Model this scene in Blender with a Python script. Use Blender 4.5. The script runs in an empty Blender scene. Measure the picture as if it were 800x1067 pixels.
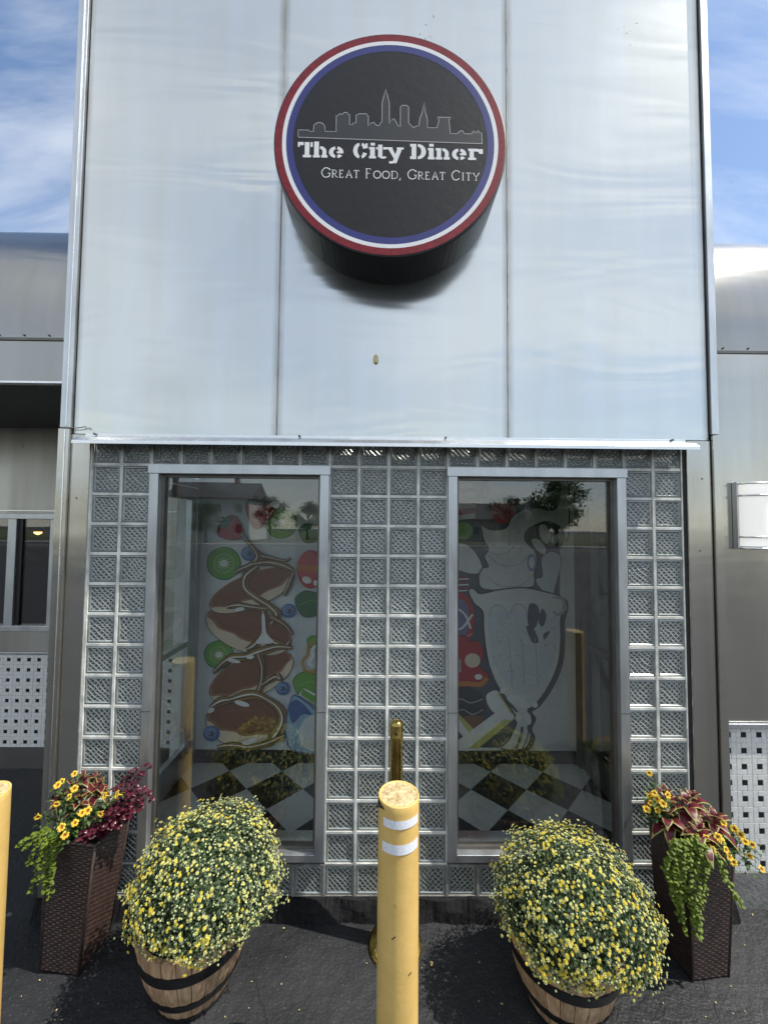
import bpy, math, random
from mathutils import Vector, Matrix, Euler
R = math.radians
random.seed(11)
S = bpy.context.scene
COL = S.collection

# ------------------------------------------------------------ camera
H = 1.90
PITCH, YAW, ROLL, FPX = R(2.428), R(.481), R(.5005), 400.0
_c, _s = math.cos, math.sin
R0 = Vector((_c(YAW), -_s(YAW), 0)); F0 = Vector((_s(YAW), _c(YAW), 0)); ZU = Vector((0, 0, 1))
FW = F0*_c(PITCH) + ZU*_s(PITCH); U0 = ZU*_c(PITCH) - F0*_s(PITCH)
RT = R0*_c(ROLL) + U0*_s(ROLL); UP = U0*_c(ROLL) - R0*_s(ROLL)
cam = bpy.data.cameras.new('camera'); camo = bpy.data.objects.new('camera', cam); COL.objects.link(camo)
cam.sensor_fit = 'VERTICAL'; cam.sensor_height = 36; cam.lens = FPX/1067*36
cam.clip_start = .02; cam.clip_end = 3000
camo.matrix_world = Matrix.Translation((0, 0, H)) @ Matrix((RT, UP, -FW)).transposed().to_4x4()
S.camera = camo

def at(px, py, Y):
    """metres (x, z) on the upright plane y = Y for a place measured on the photograph"""
    d = FW + RT*((px-400)/FPX) - UP*((py-533.5)/FPX)
    t = Y/d.y
    return d.x*t, d.z*t + H

# ------------------------------------------------------------ world and sun
SUN_EL, SUN_AZ = R(58), R(13)          # from the right, a little in front of the facade
w = bpy.data.worlds.new('World'); S.world = w; w.use_nodes = True
nt = w.node_tree; N = nt.nodes; L = nt.links
bg = N['Background']; bg.inputs['Strength'].default_value = .15
sky = N.new('ShaderNodeTexSky'); sky.sky_type = 'NISHITA'; sky.sun_disc = False
sky.sun_elevation = SUN_EL; sky.sun_rotation = R(90)+SUN_AZ
sky.air_density = 1.0; sky.dust_density = .35; sky.ozone_density = 1.2
tc = N.new('ShaderNodeTexCoord'); sep = N.new('ShaderNodeSeparateXYZ'); L.new(tc.outputs['Generated'], sep.inputs[0])
add = N.new('ShaderNodeMath'); add.operation = 'ADD'; add.inputs[1].default_value = .22; L.new(sep.outputs['Z'], add.inputs[0])
mx = N.new('ShaderNodeMath'); mx.operation = 'MAXIMUM'; mx.inputs[1].default_value = .05; L.new(add.outputs[0], mx.inputs[0])
cmb = N.new('ShaderNodeCombineXYZ')
for k, ax in enumerate('XY'):
    dv = N.new('ShaderNodeMath'); dv.operation = 'DIVIDE'; L.new(sep.outputs[ax], dv.inputs[0]); L.new(mx.outputs[0], dv.inputs[1]); L.new(dv.outputs[0], cmb.inputs[k])
mp = N.new('ShaderNodeMapping'); mp.inputs['Rotation'].default_value = (0, 0, R(35)); mp.inputs['Scale'].default_value = (.55, 1.9, 1); mp.inputs['Location'].default_value = (-3.2, 1.7, 0)
L.new(cmb.outputs[0], mp.inputs['Vector'])
nz = N.new('ShaderNodeTexNoise'); nz.inputs['Scale'].default_value = 1.5; nz.inputs['Detail'].default_value = 9; nz.inputs['Roughness'].default_value = .58; nz.inputs['Distortion'].default_value = .5
L.new(mp.outputs[0], nz.inputs['Vector'])
cr = N.new('ShaderNodeValToRGB'); cr.color_ramp.elements[0].position = .40; cr.color_ramp.elements[1].position = .80
cr.color_ramp.elements[0].color = (0, 0, 0, 1); cr.color_ramp.elements[1].color = (.85, .85, .85, 1)
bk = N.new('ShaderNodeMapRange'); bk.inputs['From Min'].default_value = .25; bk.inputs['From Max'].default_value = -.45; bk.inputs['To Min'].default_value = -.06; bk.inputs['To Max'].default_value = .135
L.new(sep.outputs['Y'], bk.inputs['Value'])      # broad cloud bank added behind the viewer to whiten the light on the facade
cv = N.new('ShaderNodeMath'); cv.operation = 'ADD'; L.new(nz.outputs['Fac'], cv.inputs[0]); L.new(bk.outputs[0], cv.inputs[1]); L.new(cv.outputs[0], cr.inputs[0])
mixs = N.new('ShaderNodeMix'); mixs.data_type = 'RGBA'
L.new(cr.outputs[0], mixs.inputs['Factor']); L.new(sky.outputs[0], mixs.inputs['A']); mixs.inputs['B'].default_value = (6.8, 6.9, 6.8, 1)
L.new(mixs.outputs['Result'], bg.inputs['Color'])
sl = bpy.data.lights.new('sun', 'SUN'); sl.energy = 4.2; sl.angle = R(.5); sl.color = (1, .95, .86)
so = bpy.data.objects.new('sun', sl); COL.objects.link(so)
SD = Vector((_c(SUN_EL)*_c(SUN_AZ), -_c(SUN_EL)*_s(SUN_AZ), _s(SUN_EL)))
so.rotation_euler = SD.to_track_quat('Z', 'Y').to_euler(); so.location = (6, -2, 12)
S.view_settings.view_transform = 'Standard'; S.view_settings.look = 'None'
S.view_settings.gamma = 1; S.view_settings.use_curve_mapping = False
S.view_settings.exposure = .45
S.cycles.max_bounces = 8; S.cycles.transparent_max_bounces = 12; S.cycles.caustics_reflective = False; S.cycles.caustics_refractive = True; S.cycles.sample_clamp_indirect = 5

# ------------------------------------------------------------ materials
def mat(name, col=(.5, .5, .5), rough=.5, metal=0, var=0, vscale=8, bump=0, bscale=40, stretch=None, spec=.5, rvar=0, detail=4, trans=0, coat=0, aniso=0, bdist=.01, col2=None):
    m = bpy.data.materials.new(name); m.use_nodes = True
    t = m.node_tree; n = t.nodes; l = t.links; b = n['Principled BSDF']
    b.inputs['Base Color'].default_value = (*col, 1); b.inputs['Roughness'].default_value = rough; b.inputs['Metallic'].default_value = metal
    b.inputs['Specular IOR Level'].default_value = spec
    if coat: b.inputs['Coat Weight'].default_value = coat
    if aniso: b.inputs['Anisotropic'].default_value = aniso
    if var or bump or rvar:
        c = n.new('ShaderNodeTexCoord'); mpn = n.new('ShaderNodeMapping'); l.new(c.outputs['Object'], mpn.inputs[0])
        if stretch: mpn.inputs['Scale'].default_value = stretch
    if var or rvar:
        z = n.new('ShaderNodeTexNoise'); z.inputs['Scale'].default_value = vscale; z.inputs['Detail'].default_value = detail; z.inputs['Roughness'].default_value = .6
        l.new(mpn.outputs[0], z.inputs['Vector'])
        if var:
            r = n.new('ShaderNodeValToRGB'); e = r.color_ramp.elements
            e[0].position = .3; e[1].position = .7
            e[0].color = (*[x*(1-var) for x in col], 1)
            e[1].color = (*(col2 or [min(1, x*(1+var)) for x in col]), 1)
            l.new(z.outputs['Fac'], r.inputs[0]); l.new(r.outputs[0], b.inputs['Base Color'])
        if rvar:
            q = n.new('ShaderNodeMapRange'); q.inputs['To Min'].default_value = max(.02, rough-rvar); q.inputs['To Max'].default_value = min(1, rough+rvar)
            l.new(z.outputs['Fac'], q.inputs['Value']); l.new(q.outputs[0], b.inputs['Roughness'])
    if bump:
        z2 = n.new('ShaderNodeTexNoise'); z2.inputs['Scale'].default_value = bscale; z2.inputs['Detail'].default_value = 5
        l.new(mpn.outputs[0], z2.inputs['Vector'])
        bp = n.new('ShaderNodeBump'); bp.inputs['Strength'].default_value = bump; bp.inputs['Distance'].default_value = bdist
        l.new(z2.outputs['Fac'], bp.inputs['Height']); l.new(bp.outputs[0], b.inputs['Normal'])
    if trans:
        tr = n.new('ShaderNodeBsdfTranslucent'); mx = n.new('ShaderNodeMixShader'); mx.inputs[0].default_value = trans
        tr.inputs['Color'].default_value = (*[min(1, x*1.3) for x in col], 1)
        l.new(b.outputs[0], mx.inputs[1]); l.new(tr.outputs[0], mx.inputs[2]); l.new(mx.outputs[0], n['Material Output'].inputs[0])
    return m

def metal_sheet(name, col, rough, wave, streak=.12, seams=()):
    """brushed sheet metal: fine vertical brushing, slow buckling, grime streaks, grime beside its seams"""
    m = bpy.data.materials.new(name); m.use_nodes = True
    t = m.node_tree; n = t.nodes; l = t.links; b = n['Principled BSDF']
    b.inputs['Metallic'].default_value = .92
    c = n.new('ShaderNodeTexCoord')
    def noise(scale, sc, detail=4, dist=0):
        mm = n.new('ShaderNodeMapping'); mm.inputs['Scale'].default_value = scale; l.new(c.outputs['Object'], mm.inputs[0])
        z = n.new('ShaderNodeTexNoise'); z.inputs['Scale'].default_value = sc; z.inputs['Detail'].default_value = detail; z.inputs['Distortion'].default_value = dist
        l.new(mm.outputs[0], z.inputs['Vector']); return z
    z1 = noise((5, 5, .6), 1.3, 5); z2 = noise((1, 1, 1), 2.2, 5); z3 = noise((60, 60, 1.2), 3, 2)
    r = n.new('ShaderNodeValToRGB'); e = r.color_ramp.elements
    e[0].position = .32; e[1].position = .62
    e[0].color = (*[x*(1-streak) for x in (col[0]*.99, col[1]*.97, col[2]*.93)], 1); e[1].color = (*col, 1)
    l.new(z1.outputs['Fac'], r.inputs[0])
    out = r.outputs[0]
    if seams:
        sp = n.new('ShaderNodeSeparateXYZ'); l.new(c.outputs['Object'], sp.inputs[0])
        zz = noise((3, 3, 1.5), 2.5, 5)
        prev = None
        for sx in seams:
            a = n.new('ShaderNodeMath'); a.operation = 'SUBTRACT'; a.inputs[1].default_value = sx; l.new(sp.outputs['X'], a.inputs[0])
            a2 = n.new('ShaderNodeMath'); a2.operation = 'ABSOLUTE'; l.new(a.outputs[0], a2.inputs[0])
            if prev is None: prev = a2
            else:
                mn = n.new('ShaderNodeMath'); mn.operation = 'MINIMUM'; l.new(prev.outputs[0], mn.inputs[0]); l.new(a2.outputs[0], mn.inputs[1]); prev = mn
        q = n.new('ShaderNodeMapRange'); q.inputs['From Min'].default_value = 0; q.inputs['From Max'].default_value = .035; q.inputs['To Min'].default_value = 1; q.inputs['To Max'].default_value = 0
        l.new(prev.outputs[0], q.inputs['Value'])
        mu = n.new('ShaderNodeMath'); mu.operation = 'MULTIPLY'; l.new(q.outputs[0], mu.inputs[0]); l.new(zz.outputs['Fac'], mu.inputs[1])
        mm2 = n.new('ShaderNodeMix'); mm2.data_type = 'RGBA'; l.new(mu.outputs[0], mm2.inputs['Factor']); l.new(out, mm2.inputs['A']); mm2.inputs['B'].default_value = (.19, .17, .14, 1)
        out = mm2.outputs['Result']
    # small specks of corrosion
    z4 = noise((1, 1, 1), 48, 4); z5 = noise((1, 1, 1), 1.9, 5)
    g = n.new('ShaderNodeMath'); g.operation = 'MULTIPLY'; l.new(z4.outputs['Fac'], g.inputs[0]); l.new(z5.outputs['Fac'], g.inputs[1])
    g2 = n.new('ShaderNodeMapRange'); g2.inputs['From Min'].default_value = .45; g2.inputs['From Max'].default_value = .49; g2.inputs['To Max'].default_value = .45; l.new(g.outputs[0], g2.inputs['Value'])
    m3 = n.new('ShaderNodeMix'); m3.data_type = 'RGBA'; l.new(g2.outputs[0], m3.inputs['Factor']); l.new(out, m3.inputs['A']); m3.inputs['B'].default_value = (.12, .11, .10, 1)
    l.new(m3.outputs['Result'], b.inputs['Base Color'])
    q = n.new('ShaderNodeMapRange'); q.inputs['To Min'].default_value = rough*.8; q.inputs['To Max'].default_value = rough*1.25; l.new(z2.outputs['Fac'], q.inputs['Value']); l.new(q.outputs[0], b.inputs['Roughness'])
    bw = noise((.45, .45, 2.1), 1.7, 2, .8)
    b1 = n.new('ShaderNodeBump'); b1.inputs['Strength'].default_value = 1; b1.inputs['Distance'].default_value = wave; l.new(bw.outputs['Fac'], b1.inputs['Height'])
    b2 = n.new('ShaderNodeBump'); b2.inputs['Strength'].default_value = .08; b2.inputs['Distance'].default_value = .002; l.new(z3.outputs['Fac'], b2.inputs['Height']); l.new(b1.outputs[0], b2.inputs['Normal'])
    l.new(b2.outputs[0], b.inputs['Normal'])
    return m

def glass_mat(name, tint=(.93, .95, .94), bumpd=.0006):
    m = bpy.data.materials.new(name); m.use_nodes = True
    t = m.node_tree; n = t.nodes; l = t.links; n.remove(n['Principled BSDF'])
    tr = n.new('ShaderNodeBsdfTransparent'); tr.inputs[0].default_value = (*tint, 1)
    gl = n.new('ShaderNodeBsdfGlossy'); gl.inputs['Roughness'].default_value = .012; gl.inputs['Color'].default_value = (1, 1, 1, 1)
    fr = n.new('ShaderNodeFresnel'); ge = n.new('ShaderNodeNewGeometry'); mr = n.new('ShaderNodeMapRange'); mr.inputs['To Min'].default_value = 1.74; mr.inputs['To Max'].default_value = 1/1.74; l.new(ge.outputs['Backfacing'], mr.inputs['Value']); l.new(mr.outputs[0], fr.inputs['IOR'])
    c = n.new('ShaderNodeTexCoord'); z = n.new('ShaderNodeTexNoise'); z.inputs['Scale'].default_value = 1.7; z.inputs['Detail'].default_value = 1; l.new(c.outputs['Object'], z.inputs['Vector'])
    bp = n.new('ShaderNodeBump'); bp.inputs['Distance'].default_value = bumpd; l.new(z.outputs['Fac'], bp.inputs['Height']); l.new(bp.outputs[0], gl.inputs['Normal'])
    mx = n.new('ShaderNodeMixShader'); l.new(fr.outputs[0], mx.inputs[0]); l.new(tr.outputs[0], mx.inputs[1]); l.new(gl.outputs[0], mx.inputs[2])
    l.new(mx.outputs[0], n['Material Output'].inputs[0])
    return m

def block_mat():
    """pressed glass block: crossing diagonal ribs as relief with their highlights painted in, part see-through"""
    m = bpy.data.materials.new('pressed_glass'); m.use_nodes = True
    t = m.node_tree; n = t.nodes; l = t.links; n.remove(n['Principled BSDF'])
    uv = n.new('ShaderNodeUVMap'); sp = n.new('ShaderNodeSeparateXYZ'); l.new(uv.outputs[0], sp.inputs[0])
    def M(op, a, b2=None):
        q = n.new('ShaderNodeMath'); q.operation = op
        for k, x in enumerate((a, b2)):
            if x is None: continue
            if isinstance(x, (int, float)): q.inputs[k].default_value = x
            else: l.new(x, q.inputs[k])
        return q.outputs[0]
    wz = n.new('ShaderNodeTexNoise'); wz.inputs['Scale'].default_value = 1.6; wz.inputs['Detail'].default_value = 1; l.new(uv.outputs[0], wz.inputs['Vector'])
    wc = n.new('ShaderNodeSeparateXYZ'); l.new(wz.outputs['Color'], wc.inputs[0])
    u = M('ADD', sp.outputs[0], M('MULTIPLY', wc.outputs[0], .17)); v = M('ADD', sp.outputs[1], M('MULTIPLY', wc.outputs[1], .17))
    K = 4.3
    def rib(x): return M('POWER', M('MULTIPLY', M('ABSOLUTE', M('SUBTRACT', M('FRACT', M('MULTIPLY', x, K)), .5)), 2), 2.6)
    ra = rib(M('ADD', u, v)); rb = rib(M('SUBTRACT', M('ADD', u, 10), v))
    hgt = M('MAXIMUM', ra, M('MULTIPLY', rb, .8))
    bp = n.new('ShaderNodeBump'); bp.inputs['Strength'].default_value = 1; bp.inputs['Distance'].default_value = .0034; l.new(hgt, bp.inputs['Height'])
    c = n.new('ShaderNodeTexCoord'); z = n.new('ShaderNodeTexNoise'); z.inputs['Scale'].default_value = 7; z.inputs['Detail'].default_value = 3; l.new(c.outputs['Object'], z.inputs['Vector'])
    gl = n.new('ShaderNodeBsdfGlossy'); gl.inputs['Roughness'].default_value = .25; gl.inputs['Color'].default_value = (.86, .9, .9, 1); l.new(bp.outputs[0], gl.inputs['Normal'])
    rf = n.new('ShaderNodeBsdfRefraction'); rf.inputs['Roughness'].default_value = .22; rf.inputs['IOR'].default_value = 1.12; rf.inputs['Color'].default_value = (.86, .89, .87, 1); l.new(bp.outputs[0], rf.inputs['Normal'])
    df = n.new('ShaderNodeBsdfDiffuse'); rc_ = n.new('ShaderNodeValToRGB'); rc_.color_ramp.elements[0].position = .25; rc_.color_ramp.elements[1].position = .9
    rc_.color_ramp.elements[0].color = (.085, .10, .095, 1); rc_.color_ramp.elements[1].color = (.76, .79, .76, 1); l.new(hgt, rc_.inputs[0]); l.new(rc_.outputs[0], df.inputs['Color']); l.new(bp.outputs[0], df.inputs['Normal'])  # light caught by the ribs is painted in: pale ridges, dark valleys
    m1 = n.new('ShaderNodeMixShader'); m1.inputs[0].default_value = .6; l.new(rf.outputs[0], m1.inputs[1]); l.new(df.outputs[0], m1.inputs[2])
    f = n.new('ShaderNodeMapRange'); f.inputs['To Min'].default_value = .09; f.inputs['To Max'].default_value = .24; l.new(z.outputs['Fac'], f.inputs['Value'])
    m2 = n.new('ShaderNodeMixShader'); l.new(f.outputs[0], m2.inputs[0]); l.new(m1.outputs[0], m2.inputs[1]); l.new(gl.outputs[0], m2.inputs[2])
    l.new(m2.outputs[0], n['Material Output'].inputs[0])
    return m

def checker_mat():
    m = mat('floor_tiles', (.5, .5, .5), .25)
    t = m.node_tree; n = t.nodes; l = t.links; b = n['Principled BSDF']
    c = n.new('ShaderNodeTexCoord')
    d = .386; x0, y0 = .832, 2.885
    outs = []
    for sg in (1, -1):
        dp = n.new('ShaderNodeVectorMath'); dp.operation = 'DOT_PRODUCT'; dp.inputs[1].default_value = (1/d, sg/d, 0); l.new(c.outputs['Object'], dp.inputs[0])
        a = n.new('ShaderNodeMath'); a.operation = 'ADD'; a.inputs[1].default_value = -(x0+sg*y0)/d + 50; l.new(dp.outputs['Value'], a.inputs[0])
        f = n.new('ShaderNodeMath'); f.operation = 'FLOOR'; l.new(a.outputs[0], f.inputs[0]); outs.append(f)
    s = n.new('ShaderNodeMath'); s.operation = 'ADD'; l.new(outs[0].outputs[0], s.inputs[0]); l.new(outs[1].outputs[0], s.inputs[1])
    md = n.new('ShaderNodeMath'); md.operation = 'MODULO'; md.inputs[1].default_value = 2; l.new(s.outputs[0], md.inputs[0])
    z = n.new('ShaderNodeTexNoise'); z.inputs['Scale'].default_value = 9; l.new(c.outputs['Object'], z.inputs['Vector'])
    mxn = n.new('ShaderNodeMix'); mxn.data_type = 'RGBA'; mxn.inputs['A'].default_value = (.62, .64, .62, 1); mxn.inputs['B'].default_value = (.018, .018, .02, 1)
    l.new(md.outputs[0], mxn.inputs['Factor']); l.new(mxn.outputs['Result'], b.inputs['Base Color'])
    q = n.new('ShaderNodeMapRange'); q.inputs['To Min'].default_value = .15; q.inputs['To Max'].default_value = .45; l.new(z.outputs['Fac'], q.inputs['Value']); l.new(q.outputs[0], b.inputs['Roughness'])
    return m

def asphalt_mat():
    m = mat('asphalt', (.03, .03, .032), .62)
    t = m.node_tree; n = t.nodes; l = t.links; b = n['Principled BSDF']
    c = n.new('ShaderNodeTexCoord')
    def noise(sc, det, dist=0):
        z = n.new('ShaderNodeTexNoise'); z.inputs['Scale'].default_value = sc; z.inputs['Detail'].default_value = det; z.inputs['Distortion'].default_value = dist; l.new(c.outputs['Object'], z.inputs['Vector']); return z
    zc = noise(2.3, 6); zf = noise(95, 4); zm = noise(26, 4); 
    r = n.new('ShaderNodeValToRGB'); e = r.color_ramp.elements; e[0].position = .35; e[1].position = .72
    e[0].color = (.010, .011, .013, 1); e[1].color = (.028, .029, .032, 1); l.new(zc.outputs['Fac'], r.inputs[0])
    # pale aggregate worn through the sealer
    sp = n.new('ShaderNodeMapRange'); sp.inputs['From Min'].default_value = .62; sp.inputs['From Max'].default_value = .72; sp.inputs['To Max'].default_value = .5; l.new(zf.outputs['Fac'], sp.inputs['Value'])
    mxn = n.new('ShaderNodeMix'); mxn.data_type = 'RGBA'; mxn.inputs['B'].default_value = (.13, .13, .125, 1); l.new(sp.outputs[0], mxn.inputs['Factor']); l.new(r.outputs[0], mxn.inputs['A'])
    # cracks
    vd = n.new('ShaderNodeVectorMath'); vd.operation = 'MULTIPLY_ADD'; zd = noise(3.5, 4); vd.inputs[1].default_value = (.28, .28, 0); l.new(zd.outputs['Color'], vd.inputs[0]); l.new(c.outputs['Object'], vd.inputs[2])
    vo = n.new('ShaderNodeTexVoronoi'); vo.feature = 'DISTANCE_TO_EDGE'; vo.inputs['Scale'].default_value = .7; l.new(vd.outputs[0], vo.inputs['Vector'])
    ck = n.new('ShaderNodeMapRange'); ck.inputs['From Max'].default_value = .004; ck.inputs['To Min'].default_value = 0; ck.inputs['To Max'].default_value = 1; l.new(vo.outputs['Distance'], ck.inputs['Value'])
    mu = n.new('ShaderNodeMix'); mu.data_type = 'RGBA'; l.new(ck.outputs[0], mu.inputs['Factor']); mu.inputs['A'].default_value = (.013, .013, .014, 1); l.new(mxn.outputs['Result'], mu.inputs['B'])
    l.new(mu.outputs['Result'], b.inputs['Base Color'])
    b1 = n.new('ShaderNodeBump'); b1.inputs['Strength'].default_value = 1; b1.inputs['Distance'].default_value = .006; l.new(zm.outputs['Fac'], b1.inputs['Height'])
    b2 = n.new('ShaderNodeBump'); b2.inputs['Strength'].default_value = .9; b2.inputs['Distance'].default_value = .0032; l.new(zf.outputs['Fac'], b2.inputs['Height']); l.new(b1.outputs[0], b2.inputs['Normal'])
    b3 = n.new('ShaderNodeBump'); b3.inputs['Strength'].default_value = .5; b3.inputs['Distance'].default_value = .003; l.new(ck.outputs[0], b3.inputs['Height']); l.new(b2.outputs[0], b3.inputs['Normal'])
    l.new(b3.outputs[0], b.inputs['Normal'])
    q = n.new('ShaderNodeMapRange'); q.inputs['To Min'].default_value = .42; q.inputs['To Max'].default_value = .8; l.new(zc.outputs['Fac'], q.inputs['Value']); l.new(q.outputs[0], b.inputs['Roughness'])
    return m

def wood_mat():
    m = mat('cedar_staves', (.33, .20, .11), .6)
    t = m.node_tree; n = t.nodes; l = t.links; b = n['Principled BSDF']
    c = n.new('ShaderNodeTexCoord'); mm = n.new('ShaderNodeMapping'); mm.inputs['Scale'].default_value = (22, 22, 1.6); l.new(c.outputs['Object'], mm.inputs[0])
    z = n.new('ShaderNodeTexNoise'); z.inputs['Scale'].default_value = 3; z.inputs['Detail'].default_value = 7; z.inputs['Distortion'].default_value = .4; l.new(mm.outputs[0], z.inputs['Vector'])
    r = n.new('ShaderNodeValToRGB'); e = r.color_ramp.elements; e[0].position = .3; e[1].position = .72; e[0].color = (.32, .19, .10, 1); e[1].color = (.66, .46, .28, 1); l.new(z.outputs['Fac'], r.inputs[0])
    at_ = n.new('ShaderNodeAttribute'); at_.attribute_name = 'tone'
    mu = n.new('ShaderNodeMix'); mu.data_type = 'RGBA'; mu.blend_type = 'MULTIPLY'; mu.inputs['Factor'].default_value = 1; l.new(r.outputs[0], mu.inputs['A']); l.new(at_.outputs['Color'], mu.inputs['B'])
    l.new(mu.outputs['Result'], b.inputs['Base Color'])
    bp = n.new('ShaderNodeBump'); bp.inputs['Strength'].default_value = .5; bp.inputs['Distance'].default_value = .002; l.new(z.outputs['Fac'], bp.inputs['Height']); l.new(bp.outputs[0], b.inputs['Normal'])
    return m

M = {}
M['upper'] = metal_sheet('weathered_steel_panel', (.64, .665, .655), .19, .009, .018, seams=(-1.585, -.541, .657, 1.70))
M['lower'] = metal_sheet('brushed_steel', (.50, .49, .455), .19, .004, .10)
M['fascia'] = metal_sheet('stainless_fascia', (.33, .335, .325), .22, .004, .10)
M['alu'] = mat('aluminium_frame', (.56, .585, .60), .36, .85, var=.12, vscale=14, stretch=(1, 1, .3), rvar=.1, bump=.1, bscale=90, bdist=.001)
M['alu_bright'] = mat('bright_aluminium', (.74, .755, .76), .26, .95, var=.08, vscale=9, rvar=.08)
M['alu_dark'] = mat('bronze_aluminium', (.16, .15, .135), .4, .6, var=.2, vscale=9)
M['seam'] = mat('dark_sealant', (.03, .028, .025), .7, var=.3, vscale=30)
M['mortar'] = mat('white_mortar', (.68, .68, .63), .8, var=.38, vscale=11, bump=.5, bscale=130, bdist=.002, stretch=(1, 1, .8))
M['dirty_mortar'] = mat('dirty_mortar', (.26, .25, .225), .85, var=.4, vscale=15, bump=.5, bscale=110, bdist=.003)
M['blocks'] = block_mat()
M['rimglass'] = mat('block_edge_glass', (.22, .25, .245), .12, 0, var=.25, vscale=18, spec=.8)
M['glass'] = glass_mat('window_glass')
M['plaster'] = mat('painted_wall', (.82, .83, .81), .7, var=.1, vscale=3)
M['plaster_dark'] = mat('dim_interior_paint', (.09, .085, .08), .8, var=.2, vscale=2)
M['black'] = mat('black_paint', (.012, .012, .014), .42, var=.3, vscale=10, bump=.15, bscale=30, bdist=.002)
M['soffit'] = mat('soffit_paint', (.20, .20, .185), .6, var=.12, vscale=3)
M['floor'] = checker_mat()
M['asphalt'] = asphalt_mat()
M['curb'] = mat('tarred_curb', (.010, .010, .011), .8, var=.5, vscale=12, bump=.8, bscale=28, bdist=.012, spec=.25)
M['tile_white'] = mat('white_tile', (.74, .745, .72), .22, var=.08, vscale=25, bump=.1, bscale=60, bdist=.001)
M['tile_black'] = mat('black_tile', (.012, .012, .012), .2, var=.3, vscale=30)
M['grout'] = mat('grey_grout', (.34, .335, .31), .9, var=.25, vscale=20)
M['yellow'] = mat('yellow_pipe_paint', (.74, .49, .15), .5, var=.13, vscale=9, bump=.5, bscale=70, bdist=.0014, col2=(.77, .52, .175))
def wear(m, col, scale, lo, hi, stretch=(1, 1, 1)):
    n = m.node_tree.nodes; l = m.node_tree.links; b = n['Principled BSDF']; src = b.inputs['Base Color'].links[0].from_socket
    c = n.new('ShaderNodeTexCoord'); mm = n.new('ShaderNodeMapping'); mm.inputs['Scale'].default_value = stretch; l.new(c.outputs['Object'], mm.inputs[0])
    z = n.new('ShaderNodeTexNoise'); z.inputs['Scale'].default_value = scale; z.inputs['Detail'].default_value = 7; z.inputs['Roughness'].default_value = .65; l.new(mm.outputs[0], z.inputs['Vector'])
    r = n.new('ShaderNodeMapRange'); r.inputs['From Min'].default_value = lo; r.inputs['From Max'].default_value = hi; l.new(z.outputs['Fac'], r.inputs['Value'])
    x = n.new('ShaderNodeMix'); x.data_type = 'RGBA'; l.new(r.outputs[0], x.inputs['Factor']); l.new(src, x.inputs['A']); x.inputs['B'].default_value = (*col, 1); l.new(x.outputs['Result'], b.inputs['Base Color'])
wear(M['yellow'], (.16, .09, .03), 26, .69, .73); wear(M['yellow'], (.50, .32, .10), 5, .52, .85, (1, 1, .12))
M['pipe_concrete'] = mat('painted_concrete', (.60, .43, .17), .85, var=.45, vscale=55, bump=1, bscale=55, bdist=.01, col2=(.74, .60, .36))
M['tape'] = mat('reflective_tape', (.80, .82, .86), .5, 0, var=.14, vscale=160, bump=.3, bscale=260, bdist=.001)
M['brass'] = mat('worn_brass', (.44, .31, .075), .24, 1, var=.4, vscale=13, rvar=.14, bump=.12, bscale=45, bdist=.002, col2=(.62, .47, .16))
M['hole'] = mat('dark_hole', (.004, .004, .004), .8, var=.1)
M['wood'] = wood_mat()
M['hoop'] = mat('black_band', (.012, .012, .013), .38, .2, var=.4, vscale=20, bump=.2, bscale=60, bdist=.002)
M['soil'] = mat('potting_soil', (.02, .014, .01), .95, var=.5, vscale=60, bump=1, bscale=90, bdist=.01)
M['wicker'] = mat('espresso_wicker', (.050, .032, .027), .36, var=.45, vscale=60, spec=.55)
M['leaf'] = mat('mum_leaf', (.05, .082, .034), .55, var=.4, vscale=14, trans=.18, spec=.3)
M['leaf_pale'] = mat('mum_leaf_pale', (.19, .235, .135), .6, var=.3, vscale=14, trans=.2, spec=.3)
M['bud'] = mat('mum_bud', (.50, .56, .27), .6, var=.2, vscale=25, trans=.12)
M['petal'] = mat('mum_petal', (.74, .66, .11), .55, var=.15, vscale=25, trans=.18)
M['petal_pale'] = mat('mum_petal_pale', (.70, .70, .34), .55, var=.12, vscale=25, trans=.18)
M['eye'] = mat('mum_eye', (.66, .46, .02), .7, var=.2, vscale=50)
M['col_red'] = mat('coleus_crimson', (.11, .008, .018), .42, var=.5, vscale=40, trans=.2, col2=(.17, .015, .03))
M['col_edge'] = mat('coleus_lime_edge', (.31, .29, .09), .5, var=.3, vscale=40, trans=.22)
M['wine'] = mat('wine_leaf', (.045, .005, .014), .33, var=.5, vscale=25, trans=.15, col2=(.13, .018, .035))
M['lime'] = mat('lime_leaf', (.115, .165, .014), .5, var=.35, vscale=25, trans=.2, spec=.3)
M['green'] = mat('green_leaf', (.05, .10, .02), .48, var=.4, vscale=20, trans=.2)
M['flower'] = mat('golden_petal', (.86, .52, .025), .5, var=.12, vscale=45, trans=.2, col2=(.90, .66, .08))
M['throat'] = mat('rusty_throat', (.30, .07, .01), .6, var=.3, vscale=60)
M['stem'] = mat('plant_stem', (.07, .10, .03), .6, var=.2, vscale=30)

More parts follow.
